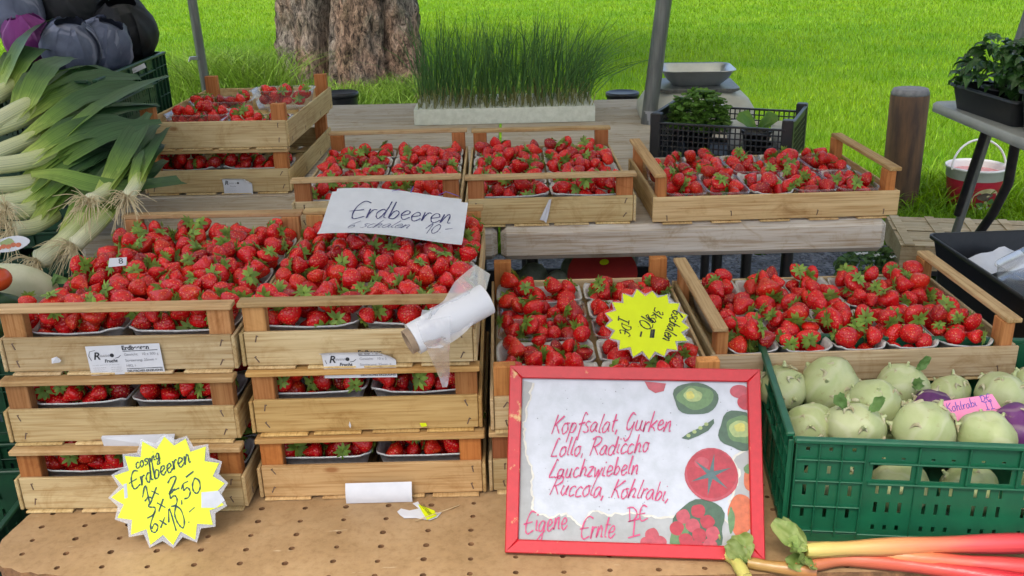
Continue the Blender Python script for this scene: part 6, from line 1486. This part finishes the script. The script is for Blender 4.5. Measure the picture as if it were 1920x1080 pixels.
for q, (px, py, z, s_, lab) in enumerate(((1650, 492, .30, 1., 'white flowering bedding plant next to the grey table end'), (1725, 482, .31, 1.05, 'leafy bedding plant with white flowers in front of the upturned crate'), (1785, 478, .31, .8, 'small leafy bedding plant below the slanted table leg'))):
    c = at(px, py, z); t = thing('bedding_plant', lab, 'plant', (c.x, c.y, 0)); pot(t, .09, z-.06); bushy(t, 330, .16*s_, .10, z-.05, .020, .032, 'bedding_leaf', 50+q, 14)
    r = random.Random(q); mb = MB()
    for k in range(9 if q < 2 else 2):
        a, u = r.uniform(0, 6.3), r.uniform(.2, .9); p = Vector((math.cos(a)*.15*u, math.sin(a)*.15*u-.02, z-.05+.108*math.sqrt(1-u*u*.8))); mb.add([(p.x+x, p.y+y, p.z+.004*math.sin(i*1.5)) for i, (x, y) in enumerate(disc(0, 0, .011, .011, 12, .25, k))], [list(range(12))])
    mb.build('flowers', 'petal', t)
et = tray_((1.29, 2.03, T+.12), R(2), .46, .52, .075, 'black tray holding empty clear punnets beside the white punnet crate', 'punnet_tray')
bx = thing('support_box', 'black plastic box under the tray of empty punnets', 'box', (1.29, 2.03, T), (0, 0, R(2))); mb = MB(); loft(mb, [(rrect(.20, .23, .02), .0), (rrect(.21, .24, .02), .119)]); mb.build('shell', 'black_plastic', bx)
for q, (x, y, rz, dz, lab) in enumerate(((1.17, 2.00, 30, 0, 'empty clear punnet lying on the papers in the black tray'), (1.19, 1.85, 75, .0, 'empty clear punnet at the near end of the black tray'))):
    p = put('punnet', PUN['clear'][0], None, (x, y, T+.135+.03+dz), (R(12), R(-8), R(rz))); tag(p, lab, 'punnet')
for q, (x, y, rz, lab) in enumerate(((1.20, 2.14, 20, 'folded white paper standing up at the back of the black tray'), (1.25, 1.96, -30, 'crumpled white paper under the empty clear punnet'))):
    t = thing('loose_paper', lab, 'paper', (x, y, T+.128), (0, 0, R(rz))); r = random.Random(q); vs_, fs_ = curved(-.09, .09, -.06, .06, 0, 10, 8, lambda a, b, c: (a, b, .012+.020*blob_noise((a, b, q), 18, q)+(.5*abs(b) if q == 0 else .02*abs(a)*5))); mb = MB(); mb.add(vs_, fs_, 0, True); mb.build('sheet', 'paper', t)
simple('orange_peel', (.55, .24, .07), (.62, .40, .22), 30, rough=.6)
t = thing('bread_bag', 'orange and white wrapped bundle behind the black tray', 'bundle', (1.44, 2.36, T+.02)); mb = MB(); mb.lathe([(0, .0), (.07, .01), (.085, .08), (.07, .15), (.03, .185), (0, .19)], 24, fn=lambda a, r_, z: (r_*(1+.12*math.sin(3*a)+.06*math.sin(7*a)), z+.01*math.sin(5*a))); mb.build('wrap', 'orange_peel', t)
# ---- melons in the dark under the grey table
simple('melon_skin', (.22, .25, .18), (.14, .17, .11), 60, rough=.7, bmp=.4, bd=.003); simple('watermelon_flesh', (.45, .04, .03), (.38, .03, .03), 30, rough=.4)
mt = thing('melon_shelf', 'black plastic crate of melons in the dark under the grey table', 'crate', (.13, 2.45, 0)); mb = MB(); mb.box((0, 0, .50), (.62, .36, .02)); mb.box((0, .175, .55), (.62, .01, .10)); mb.box((.305, 0, .55), (.01, .34, .10)); mb.box((-.305, 0, .55), (.01, .34, .10)); mb.build('box', 'black_plastic', mt)
for x in (-.28, .28):
    for y in (-.15, .15): mb = MB(); mb.box((x, y, .245), (.03, .03, .486)); mb.build('leg', 'black_plastic', mt)
for q, (px, py, Y, rp_, lab) in enumerate(((1080, 505, 2.42, 29, 'round grey green melon in the middle under the table'), (1155, 488, 2.50, 36, 'larger grey green melon behind the red melon half'), (1000, 520, 2.36, 28, 'grey green melon at the crate post side under the table'), (1045, 528, 2.30, 22, 'low grey green melon just above the punnets under the table'))):
    c = aty(px, py, Y); rad = rp_*proj(c)[2]/F_PX; c.z = max(c.z, .512+rad); t = thing('melon', lab, 'melon', c, (.4*q, .3, q), 'melons under the table'); mb = MB(); mb.lathe([(0, -rad)]+[(rad*math.sin(math.pi*i/14), -rad*math.cos(math.pi*i/14)) for i in range(1, 14)]+[(0, rad*.97)], 28); mb.build('rind', 'melon_skin', t); mb = MB(); mb.tube([(0, 0, rad*.95), (.004, 0, rad*1.08)], [.005, .003], 6); mb.build('stem_stub', 'kohlrabi_scar', t)
c = aty(1130, 520, 2.30); t = thing('melon_half', 'cut red watermelon piece with a small yellow sticker under the table', 'melon', c); mb = MB(); mb.lathe([(0, -.05), (.05, -.04), (.085, -.005), (.09, .02)], 28, mi=0); mb.lathe([(.09, .02), (.085, .021), (0, .016)], 28, mi=1); mb.build('piece', ['melon_skin', 'watermelon_flesh'], t); t.rotation_euler = (R(35), R(-8), 0)
mb = MB(); mb.plate(disc(.01, .03, .012, .009, 14), .0235, .0245); mb.build('sticker', 'neon_yellow', t)
# white tag on the cabbage crate
tgm = plane_matrix(aty(232, 146, 2.765), aty(275, 126, 2.80)-aty(232, 146, 2.765), (0, -.25, 1)); t = flat_thing('crate_tag', 'white paper tag stuck on the dark green cabbage crate rim', 'tag', tgm)
mb = MB(); mb.plate([(0, 0), (.07, 0), (.07, .014), (0, .014)], 0, .0008); mb.build('card', 'paper', t); small_print(t, [(.006, .004, .04)], .005)
